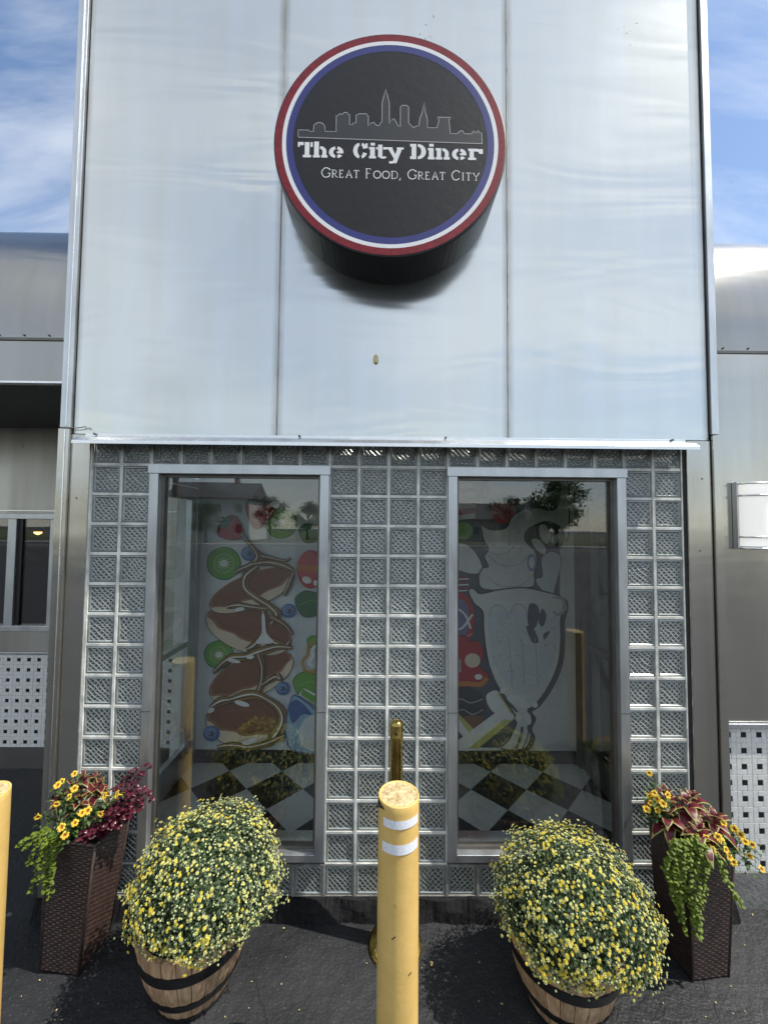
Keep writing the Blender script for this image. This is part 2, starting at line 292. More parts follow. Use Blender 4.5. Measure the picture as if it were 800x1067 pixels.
# ------------------------------------------------------------ builders
class MB:
    def __init__(s): s.v = []; s.f = []; s.m = []; s.uv = {}
    def add(s, vs, fs, mi=0):
        o = len(s.v); s.v += [tuple(p) for p in vs]
        for f in fs: s.f.append(tuple(o+i for i in f)); s.m.append(mi)
    def box(s, x0, x1, y0, y1, z0, z1, mi=0):
        s.add([(x0, y0, z0), (x1, y0, z0), (x1, y1, z0), (x0, y1, z0), (x0, y0, z1), (x1, y0, z1), (x1, y1, z1), (x0, y1, z1)],
              [(0, 3, 2, 1), (4, 5, 6, 7), (0, 1, 5, 4), (1, 2, 6, 5), (2, 3, 7, 6), (3, 0, 4, 7)], mi)
        return s
    def prism_x(s, prof, x0, x1, mi=0):
        """closed (y,z) outline swept along x"""
        n = len(prof)
        s.add([(x0, y, z) for y, z in prof]+[(x1, y, z) for y, z in prof],
              [(i, (i+1) % n, n+(i+1) % n, n+i) for i in range(n)]+[tuple(range(n-1, -1, -1)), tuple(range(n, 2*n))], mi); return s
    def tube(s, pts, rad, n=8, mi=0, caps=True):
        pts = [Vector(p) for p in pts]; rings = []
        if not hasattr(rad, '__len__'): rad = [rad]*len(pts)
        prev = None
        for i, p in enumerate(pts):
            d = (pts[min(i+1, len(pts)-1)]-pts[max(i-1, 0)]).normalized()
            a = (prev - d*prev.dot(d)) if prev else d.orthogonal()
            if a.length < 1e-6: a = d.orthogonal()
            a.normalize(); prev = a; b = d.cross(a)
            rings.append([p+(a*_c(2*math.pi*k/n)+b*_s(2*math.pi*k/n))*rad[i] for k in range(n)])
        vs = [q for r in rings for q in r]; fs = []
        for i in range(len(pts)-1):
            for k in range(n): fs.append((i*n+k, i*n+(k+1) % n, (i+1)*n+(k+1) % n, (i+1)*n+k))
        if caps: fs += [tuple(range(n-1, -1, -1)), tuple(range((len(pts)-1)*n, len(pts)*n))]
        s.add(vs, fs, mi); return s
    def lathe(s, prof, cx=0, cy=0, n=48, mi=0, cap0=False, cap1=False):
        vs = [(cx+r*_c(2*math.pi*k/n), cy+r*_s(2*math.pi*k/n), z) for r, z in prof for k in range(n)]; fs = []
        for i in range(len(prof)-1):
            for k in range(n): fs.append((i*n+k, i*n+(k+1) % n, (i+1)*n+(k+1) % n, (i+1)*n+k))
        if cap0: fs.append(tuple(range(n-1, -1, -1)))
        if cap1: fs.append(tuple(range((len(prof)-1)*n, len(prof)*n)))
        s.add(vs, fs, mi); return s
    def merge(s, o, mi=None):
        k = len(s.v); s.v += o.v; s.f += [tuple(k+i for i in f) for f in o.f]; s.m += o.m if mi is None else [mi]*len(o.f)
    def build(s, name, mats, parent=None, smooth=False, bevel=0, loc=None, local=False):
        if not isinstance(mats, (list, tuple)): mats = [mats]
        off = Vector((0, 0, 0))
        if not local:
            if loc is not None: off = Vector(loc)
            elif parent is not None:
                r = parent
                while r.parent: r = r.parent
                off = Vector(r.location)
        me = bpy.data.meshes.new(name)
        me.from_pydata([(p[0]-off.x, p[1]-off.y, p[2]-off.z) for p in s.v], [], s.f)
        for m_ in mats: me.materials.append(m_)
        if len(mats) > 1: me.polygons.foreach_set('material_index', s.m)
        if smooth: me.polygons.foreach_set('use_smooth', [True]*len(me.polygons))
        if s.uv:
            u = me.uv_layers.new(name='UVMap')
            for fi, cs in s.uv.items():
                for li, c in zip(me.polygons[fi].loop_indices, cs): u.data[li].uv = c
        me.update()
        o = bpy.data.objects.new(name, me); COL.objects.link(o)
        if loc is not None: o.location = loc
        if parent: o.parent = parent
        if bevel:
            b = o.modifiers.new('bevel', 'BEVEL'); b.width = bevel; b.segments = 2; b.limit_method = 'ANGLE'; b.angle_limit = R(40)
        return o

def thing(name, loc, label, cat, group=None, rz=0, rot=None):
    o = bpy.data.objects.new(name, None); COL.objects.link(o); o.location = loc; o.rotation_euler = rot or (0, 0, rz); o.empty_display_size = .1
    return tag(o, label, cat, group)
def tag(o, label=None, cat=None, group=None, kind=None):
    if label: o['label'] = label
    if cat: o['category'] = cat
    if group: o['group'] = group
    if kind: o['kind'] = kind
    return o
def copy_tree(o, parent=None):
    c = o.copy(); COL.objects.link(c); c.parent = parent
    for ch in list(o.children): copy_tree(ch, c)
    return c

# ------------------------------------------------------------ ground
g = MB(); g.box(-400, 400, -500, 300, -.5, 0)
tag(g.build('ground', M['asphalt']), kind='structure')
road_m = mat('street_asphalt', (.06, .06, .062), .85, var=.2, vscale=3, bump=.3, bscale=60)
line_m = mat('road_paint', (.62, .60, .52), .7, var=.15, vscale=20)
grass_m = mat('lawn', (.075, .085, .04), .9, var=.35, vscale=3, bump=.6, bscale=90, bdist=.03)
conc_m = mat('kerb_concrete', (.36, .35, .33), .85, var=.15, vscale=6)
g = MB(); g.box(-200, 200, -36, -27, .004, .008); tag(g.build('road', road_m), kind='structure')
g = MB(); g.box(-200, 200, -31.57, -31.45, .012, .014); tag(g.build('road_marking', line_m), kind='structure')
g = MB(); g.box(-200, 200, -36.2, -36, -.05, .13); tag(g.build('kerb', conc_m, bevel=.01), kind='structure')
g = MB(); g.box(-200, 200, -38, -36.2, -.05, .125); tag(g.build('pavement', conc_m), kind='structure')
g = MB(); g.box(-200, 200, -140, -38, -.05, .12); tag(g.build('lawn', grass_m), kind='structure')

# ------------------------------------------------------------ the diner
YW = 1.967
D = thing('diner', (0, YW, 0), 'steel-clad diner with a tall flat entrance front, glass block bays and lower curved wings', 'diner')
BK = .152; X0 = .04-10*BK; Z0 = 2.215
def bx(u): return X0+u*BK
def bz(v): return Z0-v*BK
ZL = 2.372                                   # underside of the upper sheets
# backing wall behind the upper sheets
b = MB(); b.box(-1.615, 1.735, YW+.02, YW+.12, ZL-.05, 5.6); b.build('tower_wall', M['seam'], D)
seams = [(-1.578, -.544), (-.538, .654), (.660, 1.700)]
for a, c in seams:
    b = MB(); n = 30
    vs = []; fs = []
    for i in range(n+1):
        for j in range(25):
            x = a+(c-a)*i/n; z = ZL+(5.6-ZL)*j/24
            bow = .004*math.sin(math.pi*i/n)*(1+.3*math.sin(j*.35+a*3))
            vs.append((x, YW-bow, z))
    for i in range(n):
        for j in range(24): fs.append((i*25+j, (i+1)*25+j, (i+1)*25+j+1, i*25+j+1))
    b.add(vs, fs)
    b.add([(a, YW, ZL), (a, YW+.018, ZL), (a, YW+.018, 5.6), (a, YW, 5.6)], [(0, 1, 2, 3)]); b.add([(c, YW, ZL), (c, YW+.018, ZL), (c, YW+.018, 5.6), (c, YW, 5.6)], [(3, 2, 1, 0)])
    b.build('steel_sheet', M['upper'], D, smooth=True)
for x in (-.541, .657):
    b = MB(); b.box(x-.0025, x+.0025, YW-.0045, YW+.019, ZL+.004, 5.6); b.build('seam_strip', mat('seam_strip', (.40, .38, .33), .5, .4, var=.4, vscale=12), D)
b = MB(); b.box(-1.66, 1.765, YW-.03, YW+3.0, 5.6, 5.66); b.build('roof_cap', M['alu'], D, bevel=.004)
# tower sides
for x0, x1 in ((-1.630, -1.616), (1.736, 1.750)):
    b = MB(); b.box(x0, x1, YW+.03, YW+3.0, 2.45, 5.6); b.build('side_sheet', M['upper'], D)
b = MB(); b.box(-1.616, 1.736, YW+2.9, YW+3.0, 2.5, 5.6); b.build('tower_rear_wall', M['seam'], D)
# corner trims, upper and lower lengths
for z0, z1, dx in ((2.40, 5.6, 0), (.10, 2.394, .004)):
    b = MB(); b.box(-1.638-dx, -1.586, YW-.016-dx, YW+.028, z0, z1); b.build('corner_trim', M['alu' if z0 > 1 else 'lower'], D, bevel=.002)
    b = MB(); b.tube([(-1.606, YW-.018-dx, z0+.01), (-1.605, YW-.018-dx, (z0+z1)/2), (-1.606, YW-.018-dx, z1-.01)], .0022, 6, 0); b.build('weld_bead', M['alu_bright'], D)
    b = MB(); b.box(1.708, 1.745+dx, YW-.016-dx, YW+.028, z0, z1); b.build('corner_trim', M['alu' if z0 > 1 else 'lower'], D, bevel=.002)
# pilasters
b = MB(); b.box(-1.585, -1.487, YW-.006, YW+.08, .09, 2.368); b.build('pilaster', M['lower'], D, bevel=.003)
b = MB(); b.box(1.580, 1.704, YW-.006, YW+.08, .09, 2.368); b.build('pilaster', M['lower'], D, bevel=.003)
b = MB(); b.box(1.561, 1.5795, YW+.004, YW+.08, .09, 2.33); b.build('caulk_joint', M['seam'], D)
for x, z in ((-1.545, 2.04), (1.635, 1.80), (1.655, 2.17)):
    b = MB(); b.lathe([(.0001, 0), (.004, .0), (.004, .003)], 0, 0, 10)
    b.v = [(x+p[0], YW-.006-p[2], z+p[1]) for p in b.v]; b.build('rivet', M['alu_bright'], D)
# glass blocks
def block_panel(u0, u1, v0, v1, lab=None):
    m = MB(); yf = YW
    m.box(bx(u0), bx(u1), yf+.012, yf+.075, bz(v1), bz(v0)) if False else None
    g = MB(); j = .0072
    # mortar grid
    for u in range(u0, u1+1):
        xa = bx(u)-j; xb = bx(u)+j
        if u == u0: xa = bx(u)
        if u == u1: xb = bx(u)
        m.box(xa, xb, yf, yf+.075, bz(v1), bz(v0))
    for u in range(u0, u1):
        for v in range(v0, v1+1):
            za = bz(v)-j; zb = bz(v)+j
            if v == v0: zb = bz(v)
            if v == v1: za = bz(v)
            m.box(bx(u)+j, bx(u+1)-j, yf+.0015, yf+.073, za, zb)
        for v in range(v0, v1):
            xa, xb, za, zb = bx(u)+j, bx(u+1)-j, bz(v+1)+j, bz(v)-j
            jx, jz, jy = random.uniform(-.0012, .0012), random.uniform(-.0012, .0012), random.uniform(-.0022, .0012)
            def ring(i, y, s=0): return [(xa+i+jx, y+jy, za+i+jz), (xb-i+jx, y+jy, za+i+jz), (xb-i+jx, y+jy, zb-i+jz), (xa+i+jx, y+jy, zb-i+jz)]
            V = ring(-.003, yf+.012) + ring(.002, yf+.006) + ring(.009, yf+.004) + ring(.013, yf+.009)
            F = [(k*4+i, k*4+(i+1) % 4, (k+1)*4+(i+1) % 4, (k+1)*4+i) for k in range(3) for i in range(4)]
            g.add(V, F, 1)
            g.add(ring(.013, yf+.009), [(0, 1, 2, 3)], 0)
            o = random.uniform(0, 9); o2 = random.uniform(0, 9); fl = random.uniform(-.12, .12)
            g.uv[len(g.f)-1] = [(o, o2+fl), (o+1, o2), (o+1, o2+1), (o, o2+1+fl)]
            # inner face of the block
            g.add([(xa-.003, yf+.066, za-.003), (xb+.003, yf+.066, za-.003), (xb+.003, yf+.066, zb+.003), (xa-.003, yf+.066, zb+.003)], [(3, 2, 1, 0)], 0)
            g.uv[len(g.f)-1] = [(0, 0), (1, 0), (1, 1), (0, 1)]
    mo = m.build('glass_block_panel', M['mortar' if v0 < 13 else 'dirty_mortar'], D, bevel=.0015)
    if lab: mo['label'] = lab
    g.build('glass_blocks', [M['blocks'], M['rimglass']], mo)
block_panel(0, 20, -1, 0)
block_panel(0, 2, 0, 13); block_panel(8, 12, 0, 13); block_panel(18, 20, 0, 13)
block_panel(0, 20, 13, 14, 'dirty lowest course of glass blocks above the kerb')
# crumbly edge of mortar at the left
b = MB()
vs = []; 
for k in range(90):
    z = .09+k*(2.24/89); e = random.uniform(0, .007)+.004*math.sin(k*.6)
    vs.append((bx(0)-.0065-abs(e), YW-.002, z)); vs.append((bx(0)+.004, YW-.002, z)); vs.append((bx(0)-.0065-abs(e), YW+.01, z))
b.add(vs, [(3*k, 3*k+1, 3*k+4, 3*k+3) for k in range(89)]+[(3*k+2, 3*k, 3*k+3, 3*k+5) for k in range(89)])
b.build('mortar_edge', M['mortar'], D)
# windows
def window(x0, x1, z0, z1):
    fr = MB(); t = .046; ya = YW-.016; yb = YW+.075
    fr.box(x0, x0+t, ya, yb, z0, z1-t); fr.box(x1-t, x1, ya, yb, z0, z1-t)
    fr.box(x0-.006, x1+.006, ya-.003, yb, z1-t, z1+.002); fr.box(x0+t, x1-t, ya, yb, z0, z0+.036)
    W = fr.build('window', M['alu'], D, bevel=.002)
    st = MB(); a = .014                     # glazing stop
    for q in ((x0+t, x0+t+a, z0+.036, z1-t), (x1-t-a, x1-t, z0+.036, z1-t), (x0+t+a, x1-t-a, z1-t-a, z1-t), (x0+t+a, x1-t-a, z0+.036, z0+.036+a)):
        st.box(q[0], q[1], YW+.020, YW+.055, q[2], q[3])
    st.build('glazing_stop', M['alu_dark'], W)
    gp = MB(); gp.box(x0+t+.004, x1-t-.004, YW+.034, YW+.040, z0+.04, z1-t-.004); gp.build('pane', M['glass'], W)
    s = MB(); s.box(x0+t, x1-t, YW+.0755, YW+.15, z0-.02, z0+.03); s.build('sill', M['alu_bright'], W, bevel=.003)
    for x in (x0+.001, x1-t+.001):
        s = MB(); s.box(x, x+t-.002, ya-.0012, ya-.0002, z0+.72, z0+.7225); s.build('joint_line', M['seam'], W)
window(bx(2), bx(8), .262, bz(0)); window(bx(12), bx(18), .262, bz(0))
# drip ledge over the block bay
def ledge():
    b = MB(); xa, xb = -1.510, 1.572
    b.prism_x([(YW-.006, 2.372), (YW-.006, 2.340), (YW-.075, 2.318), (YW-.100, 2.300), (YW-.100, 2.318), (YW-.078, 2.338), (YW-.012, 2.358), (YW-.012, 2.372)], xa, xb)
    return b.build('drip_ledge', M['alu_bright'], D, bevel=.0015)
ld = ledge()
for x in (-1.46, -.42, .33, 1.50):
    s = MB(); s.tube([(x, YW-.013, 2.368), (x, YW-.022, 2.368)], .006, 8); s.build('screw', M['alu_dark'], ld, bevel=.001)
s = MB(); s.tube([(-1.625, YW-.020, 2.397), (-1.56, YW-.02, 2.395), (-1.52, YW-.018, 2.401), (-1.508, YW-.018, 2.406), (-1.50, YW-.018, 2.400), (-1.508, YW-.018, 2.395)], .0022, 6); s.build('bent_wire', M['alu_dark'], D)
# small oval badge left on the sheet
x, z = at(391.5, 375, YW)
b = MB(); b.lathe([(.018, 0), (.018, .003), (.015, .004)], 0, 0, 20, cap1=True); b.v = [(x+p[0]*.75, YW-.008-p[2], z+p[1]*1.35) for p in b.v]
bd = b.build('oval_badge', mat('brass_badge', (.52, .40, .14), .4, .7, var=.3, vscale=60), D)
b = MB(); b.lathe([(.010, 0), (.010, .006), (.007, .006)], 0, 0, 16); b.v = [(x+p[0]*.75, YW-.0125-p[2]*.2, z+.002+p[1]*1.2) for p in b.v]; b.build('badge_centre', M['tile_white'], bd)
# kerb under the wall
b = MB(); n = 300; vs = []; rows = [(YW+.05, .0), (YW-.045, .0), (YW-.03, .05), (YW-.012, .088), (YW+.05, .0895)]
for i in range(n+1):
    x = -1.66+3.42*i/n
    for k, (y, z) in enumerate(rows):
        vs.append((x, y+(.010*math.sin(x*23+k*1.3)*math.sin(x*7.1)+random.uniform(-.003, .003) if k in (1, 2, 3) else 0), max(0, z+(.005*math.sin(x*31+k)*math.sin(x*11)+random.uniform(-.003, .001) if k in (2, 3) else 0))-(.01 if z == 0 else 0)))
b.add(vs, [(i*5+k, (i+1)*5+k, (i+1)*5+k+1, i*5+k+1) for i in range(n) for k in range(4)])
b.build('wall_kerb', M['curb'], D)
# vestibule behind the windows
YB = 3.03
b = MB(); b.box(-1.60, 1.72, YW+.08, YB+.04, -.02, .10); b.build('vestibule_floor', M['floor'], D)
b = MB(); b.box(-1.60, 1.72, YB+.001, YB+.08, .10, 2.6); b.build('vestibule_rear_wall', M['plaster'], D)
b = MB(); b.box(-1.40, 1.52, YB-.012, YB, .10, .195); b.build('black_skirting', M['black'], D)
b = MB(); b.box(-1.62, 1.73, YW+.13, YB+.08, 2.50, 2.56); b.build('vestibule_ceiling', M['plaster'], D)
def side_door(xp, sgn, lab):
    """aluminium and glass door closing the side of the vestibule; sgn = way out"""
    y0, y1 = 2.16, YB-.03; t = .05
    b = MB(); x0, x1 = sorted((xp, xp+sgn*.045))
    for q in ((y0-.10, y0-.052, .10, 2.5), (y1-.045, y1+.028, .10, 2.5), (y0-.052, y1-.045, 2.2, 2.26)):
        b.box(x0-.004, x1+.004, q[0], q[1], q[2], q[3])
    fr = b.build('door_frame', M['alu'] if sgn < 0 else M['alu_dark'], D, bevel=.002)
    b = MB()
    for q in ((y0-.05, y0+.03, .11, 2.19), (y1-.125, y1-.047, .11, 2.19), (y0+.03, y1-.125, .11, .30), (y0+.03, y1-.125, 2.10, 2.19), (y0+.03, y1-.125, 1.02, 1.06)):
        b.box(x0+.003, x1-.003, q[0], q[1], q[2], q[3])
    d = b.build('door', M['alu'] if sgn < 0 else M['alu_dark'], D, bevel=.002); d['label'] = lab
    b = MB(); b.box((x0+x1)/2-.003, (x0+x1)/2+.003, y0+.03, y1-.125, .30, 2.10); b.build('pane', M['glass'], d)
    xo = xp-sgn*.03
    b = MB(); b.tube([(xo+sgn*.035, y0+.05, .95), (xo, y0+.05, .97), (xo, y0+.05, 1.27), (xo+sgn*.035, y0+.05, 1.29)], .008, 8); b.build('handle', M['alu_bright'], d, smooth=True)
    # return wall between the glass blocks and the door
    b = MB(); b.box(min(xp, -1.58 if sgn < 0 else xp), max(xp, 1.70 if sgn > 0 else xp), YW+.081, y0-.101, .10, 2.5); b.build('return_wall', M['plaster'], D)
side_door(-1.405, -1, 'left glass side door of the entrance lobby')
side_door(1.53, 1, 'right glass side door of the entrance lobby')
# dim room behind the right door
b = MB(); b.box(3.2, 3.28, 2.1, 5.2, .0, 2.6); b.box(1.72, 3.2, 3.5, 3.58, .0, 2.6); b.box(1.75, 3.28, 2.08, 5.2, 2.6, 2.66); b.build('dining_room_walls', M['plaster_dark'], D)

# right wing
YR = 2.0
def roof_profile(yf, zs):
    return [(yf+.55-.55*_c(t), zs+.93*_s(t)) for t in [R(90*k/14) for k in range(15)]]
def wing_roof(x0, x1, yf, zs, back, lab):
    pr = roof_profile(yf, zs)
    pl = [x0+(x1-x0)*k/ max(1, round(abs(x1-x0)/1.6)) for k in range(max(1, round(abs(x1-x0)/1.6))+1)]
    b = MB()
    for a, c in zip(pl[:-1], pl[1:]):
        vs = [(x, y, z) for x in (a+.002, c-.002) for y, z in pr]; n = len(pr)
        b.add(vs, [(i, n+i, n+i+1, i+1) for i in range(n-1)])
    b.add([(x0, pr[-1][0], pr[-1][1]), (x1, pr[-1][0], pr[-1][1]), (x1, back, pr[-1][1]+.05), (x0, back, pr[-1][1]+.05)], [(0, 1, 2, 3)])
    o = b.build('curved_roof_edge', M['fascia'], D, smooth=True); o['label'] = lab
    b = MB(); b.prism_x([(yf-.006, zs-.012), (yf-.006, zs+.002), (yf+.004, zs+.004), (yf+.004, zs-.012)], x0, x1); b.build('roof_seam', M['alu_dark'], D)
    for k in range(7):
        x = (x0+.07+k*.135) if x0 > 0 else (x1-.035-k*.135)
        s = MB(); s.tube([(x, yf+.001, zs+.017), (x, yf-.005, zs+.017)], .005, 8); s.build('rivet', M['alu_dark'], D)
wing_roof(1.752, 6.5, YR, 2.862, 6.5, 'curved steel roof edge of the right wing')
b = MB()
xs = [1.752, 2.62, 4.0, 5.3, 6.5]
for a, c in zip(xs[:-1], xs[1:]): b.box(a+.001, c-.001, YR, YR+.04, .922, 2.855)
b.build('steel_wall', M['lower'], D, bevel=.002)
b = MB(); b.box(1.752, 6.5, YR-.018, YR+.04, .896, .920); b.build('tile_ledge', M['alu_bright'], D, bevel=.003)
b = MB(); b.box(1.752, 6.5, YR+.0, YR+.06, -.02, .178); b.build('wall_base', mat('concrete_base', (.20, .20, .19), .8, var=.3, vscale=8, bump=.4, bscale=50), D, bevel=.004)
def tile_wall(x0, nx, z0, nz, y, p, lab):
    gr = MB(); gr.box(x0, x0+nx*p, y, y+.03, z0, z0+nz*p); G = gr.build('tiled_wainscot', M['grout'], D); G['label'] = lab
    b = MB(); q = p/3; h = .0016
    pat = [(0, 0, 2, 1), (2, 0, 3, 2), (1, 2, 3, 3), (0, 1, 1, 3), (1, 1, 2, 2)]
    for i in range(nx):
        for k in range(nz):
            for ti, (a, c, d, e) in enumerate(pat):
                xa, xb, za, zb = x0+i*p+a*q+h/2, x0+i*p+d*q-h/2, z0+k*p+c*q+h/2, z0+k*p+e*q-h/2
                yy = y-.0025-random.uniform(0, .0006)
                V = [(xa, y, za), (xb, y, za), (xb, y, zb), (xa, y, zb), (xa+.001, yy, za+.001), (xb-.001, yy, za+.001), (xb-.001, yy, zb-.001), (xa+.001, yy, zb-.001)]
                b.add(V, [(4, 5, 6, 7), (0, 1, 5, 4), (1, 2, 6, 5), (2, 3, 7, 6), (3, 0, 4, 7)], 1 if ti == 4 else 0)
    b.build('mosaic_tiles', [M['tile_white'], M['tile_black']], G)
tile_wall(1.752, 26, .178, 9, YR+.005, .0797, 'white mosaic tiles with black dots beside the right planter')
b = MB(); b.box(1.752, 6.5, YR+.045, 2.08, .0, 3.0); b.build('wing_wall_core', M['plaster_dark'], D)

# left wing
YL = 3.12; YF = 2.062
wing_roof(-7.5, -1.640, YF, 2.915, 6.5, 'curved steel roof edge of the left wing')
b = MB()
xs = [-7.5, -6.2, -4.9, -3.55, -1.64]
for a, c in zip(xs[:-1], xs[1:]): b.box(a+.001, c-.001, YF+.001, YF+.025, 2.680, 2.902)
b.build('fascia_band', M['fascia'], D, bevel=.002)
b = MB(); b.box(-7.5, -1.64, YF-.004, YF+.03, 2.668, 2.679); b.build('fascia_drip', M['alu_bright'], D)
b = MB(); b.box(-7.5, -1.64, YF+.03, YL+.05, 2.690, 2.74); b.build('soffit', M['soffit'], D)
b = MB()   # wall round the window opening
wx0, wx1, wz0, wz1 = -4.35, -2.60, 1.060, 1.994
b.box(-7.5, -1.60, YL, YL+.05, wz1+.001, 2.6895); b.box(-7.5, wx0, YL, YL+.05, .90, wz1); b.box(wx1, -1.60, YL, YL+.05, .90, wz1)
b.box(wx0, wx1, YL-.012, YL+.05, .90, wz0)
b.build('wing_steel_wall', metal_sheet('dull_steel', (.50, .49, .455), .4, .003, .2), D)
b = MB(); b.box(-7.5, -1.60, YL-.012, YL+.004, 2.012, 2.020); b.build('wall_bead', M['alu_bright'], D)
tile_wall(-7.5, 76, .160, 9, YL-.008, .0795, 'white mosaic tiles with black dots under the left window')
b = MB(); b.box(-7.5, -1.60, YL-.02, YL+.05, .878, .898); b.build('tile_ledge', M['alu'], D, bevel=.003)
b = MB(); b.box(-7.5, -1.60, YL-.014, YL+.05, -.02, .158); b.build('wall_base', M['lower'], D)
fr = MB(); ya, yb = YL-.026, YL+.045
fr.box(wx0, wx1, ya, yb, wz1-.045, wz1); fr.box(wx0, wx1, ya, yb, wz0, wz0+.045)
for a, c in ((wx0, wx0+.05), (-3.735, -3.675), (-2.975, -2.908), (wx1-.04, wx1)): fr.box(a, c, ya+.002, yb-.002, wz0+.0452, wz1-.0452)
W = fr.build('window', M['alu'], D, bevel=.003); W['label'] = 'sliding window in the left wing above the mosaic tiles'
s = MB(); s.box(-2.907, -2.872, YL-.006, YL+.03, wz0+.046, wz1-.046); s.build('sash_stile', M['black'], W)
for a, c in ((wx0+.05, -3.735), (-3.675, -2.975), (-2.872, wx1-.04)):
    p = MB(); p.box(a, c, YL+.006, YL+.012, wz0+.045, wz1-.045); p.build('pane', M['glass'], W)
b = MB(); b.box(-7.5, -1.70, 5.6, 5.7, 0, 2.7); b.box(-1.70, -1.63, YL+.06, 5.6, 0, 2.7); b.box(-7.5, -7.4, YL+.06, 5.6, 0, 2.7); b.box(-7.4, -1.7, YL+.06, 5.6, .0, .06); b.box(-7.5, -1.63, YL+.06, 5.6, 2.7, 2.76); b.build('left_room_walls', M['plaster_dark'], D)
lamp_glow = mat('lit_bulb', (1, .6, .25), .5); lamp_glow.node_tree.nodes['Principled BSDF'].inputs['Emission Color'].default_value = (1, .48, .14, 1); lamp_glow.node_tree.nodes['Principled BSDF'].inputs['Emission Strength'].default_value = 5
for k, (px_, py_, yy, lb) in enumerate(((40, 552, 3.75, 'lit pendant lamp seen through the right pane of the left window'), (-14, 549, 3.75, 'lit pendant lamp behind the left pane of the left window'))):
    x, z = at(px_, py_, yy)
    T = thing('pendant_lamp', (x, yy, z-.06), lb, 'pendant lamp', 'pendant lamps inside the left wing')
    b = MB(); b.lathe([(.085, z-.02), (.07, z+.02), (.03, z+.06), (.012, z+.08)], x, yy, 20); b.build('lamp_shade', M['black'], T, smooth=True)
    b = MB(); b.lathe([(.001, z-.05), (.028, z-.035), (.036, z-.01), (.02, z+.02)], x, yy, 14); b.build('bulb', lamp_glow, T, smooth=True)
    b = MB(); b.tube([(x, yy, z+.08), (x, yy, 2.70)], .004, 6); b.build('cord', M['black'], T)

# ------------------------------------------------------------ flat drawn shapes on a plane facing -y
class Art(MB):
    def __init__(s, fn, y, step=.00016): super().__init__(); s.fn = fn; s.y = y; s.step = step; s.k = 0
    def _p(s, pts, mi):
        s.k += 1; y = s.y-s.step*s.k; q = [s.fn(*p) for p in pts]
        a = sum(q[i][0]*q[(i+1) % len(q)][1]-q[(i+1) % len(q)][0]*q[i][1] for i in range(len(q)))
        if a < 0: q.reverse()
        s.add([(x, y, z) for x, z in q], [tuple(range(len(q)))], mi)
    def poly(s, pts, mi, smooth=False):
        if smooth: pts = catmull(pts, 5, True)
        s._p(pts, mi)
    def ell(s, cx, cy, rx, ry, mi, ang=0, n=28, wob=0):
        a = R(ang); P = []
        for k in range(n):
            t = 2*math.pi*k/n; q = 1+wob*math.sin(5*t+cx); x, y = rx*q*_c(t), ry*q*_s(t); P.append((cx+x*_c(a)+y*_s(a), cy-x*_s(a)+y*_c(a)))
        s._p(P, mi)
    def stroke(s, pts, wd, mi, smooth=True, closed=False):
        if smooth: pts = catmull(pts, 5, closed)
        if closed: pts = pts+[pts[0]]
        n = len(pts); s.k += 1; y = s.y-s.step*s.k
        if not hasattr(wd, '__len__'): W = [wd]*n
        else:
            W = []
            for i in range(n):
                t = i/(n-1)*(len(wd)-1); j = min(int(t), len(wd)-2); W.append(wd[j]+(wd[j+1]-wd[j])*(t-j))
        Lf, Rg = [], []
        for i, p in enumerate(pts):
            a = pts[max(0, i-1)]; b_ = pts[min(n-1, i+1)]; dx, dy = b_[0]-a[0], b_[1]-a[1]; l_ = math.hypot(dx, dy) or 1
            nx, ny = -dy/l_*W[i]/2, dx/l_*W[i]/2; Lf.append((p[0]+nx, p[1]+ny)); Rg.append((p[0]-nx, p[1]-ny))
        q = [s.fn(*p) for p in Lf]+[s.fn(*p) for p in Rg]
        fs = [(i, i+1, n+i+1, n+i) for i in range(n-1)]
        # facing the viewer
        (ax, az), (bx_, bz_), (cx, cz) = q[0], q[1], q[n+1]
        if (bx_-ax)*(cz-az)-(bz_-az)*(cx-ax) < 0: fs = [f[::-1] for f in fs]
        s.add([(x, y, z) for x, z in q], fs, mi)
    def outlined(s, pts, mi, mo, wd=1.2):
        P = catmull(pts, 5, True); s._p(P, mi); s.stroke(P, wd, mo, smooth=False, closed=True)
def catmull(p, n=6, closed=False):
    out = []; m = len(p)
    for i in range(m if closed else m-1):
        g_ = (lambda k: p[k % m]) if closed else (lambda k: p[max(0, min(m-1, k))])
        a, b_, c, d = g_(i-1), g_(i), g_(i+1), g_(i+2)
        for j in range(n):
            t = j/n
            out.append(tuple(.5*((2*b_[k])+(-a[k]+c[k])*t+(2*a[k]-5*b_[k]+4*c[k]-d[k])*t*t+(-a[k]+3*b_[k]-3*c[k]+d[k])*t**3) for k in (0, 1)))
    if not closed: out.append(p[-1])
    return out
def paint(name, c): return mat('print_'+name, c, .5, var=.06, vscale=12)

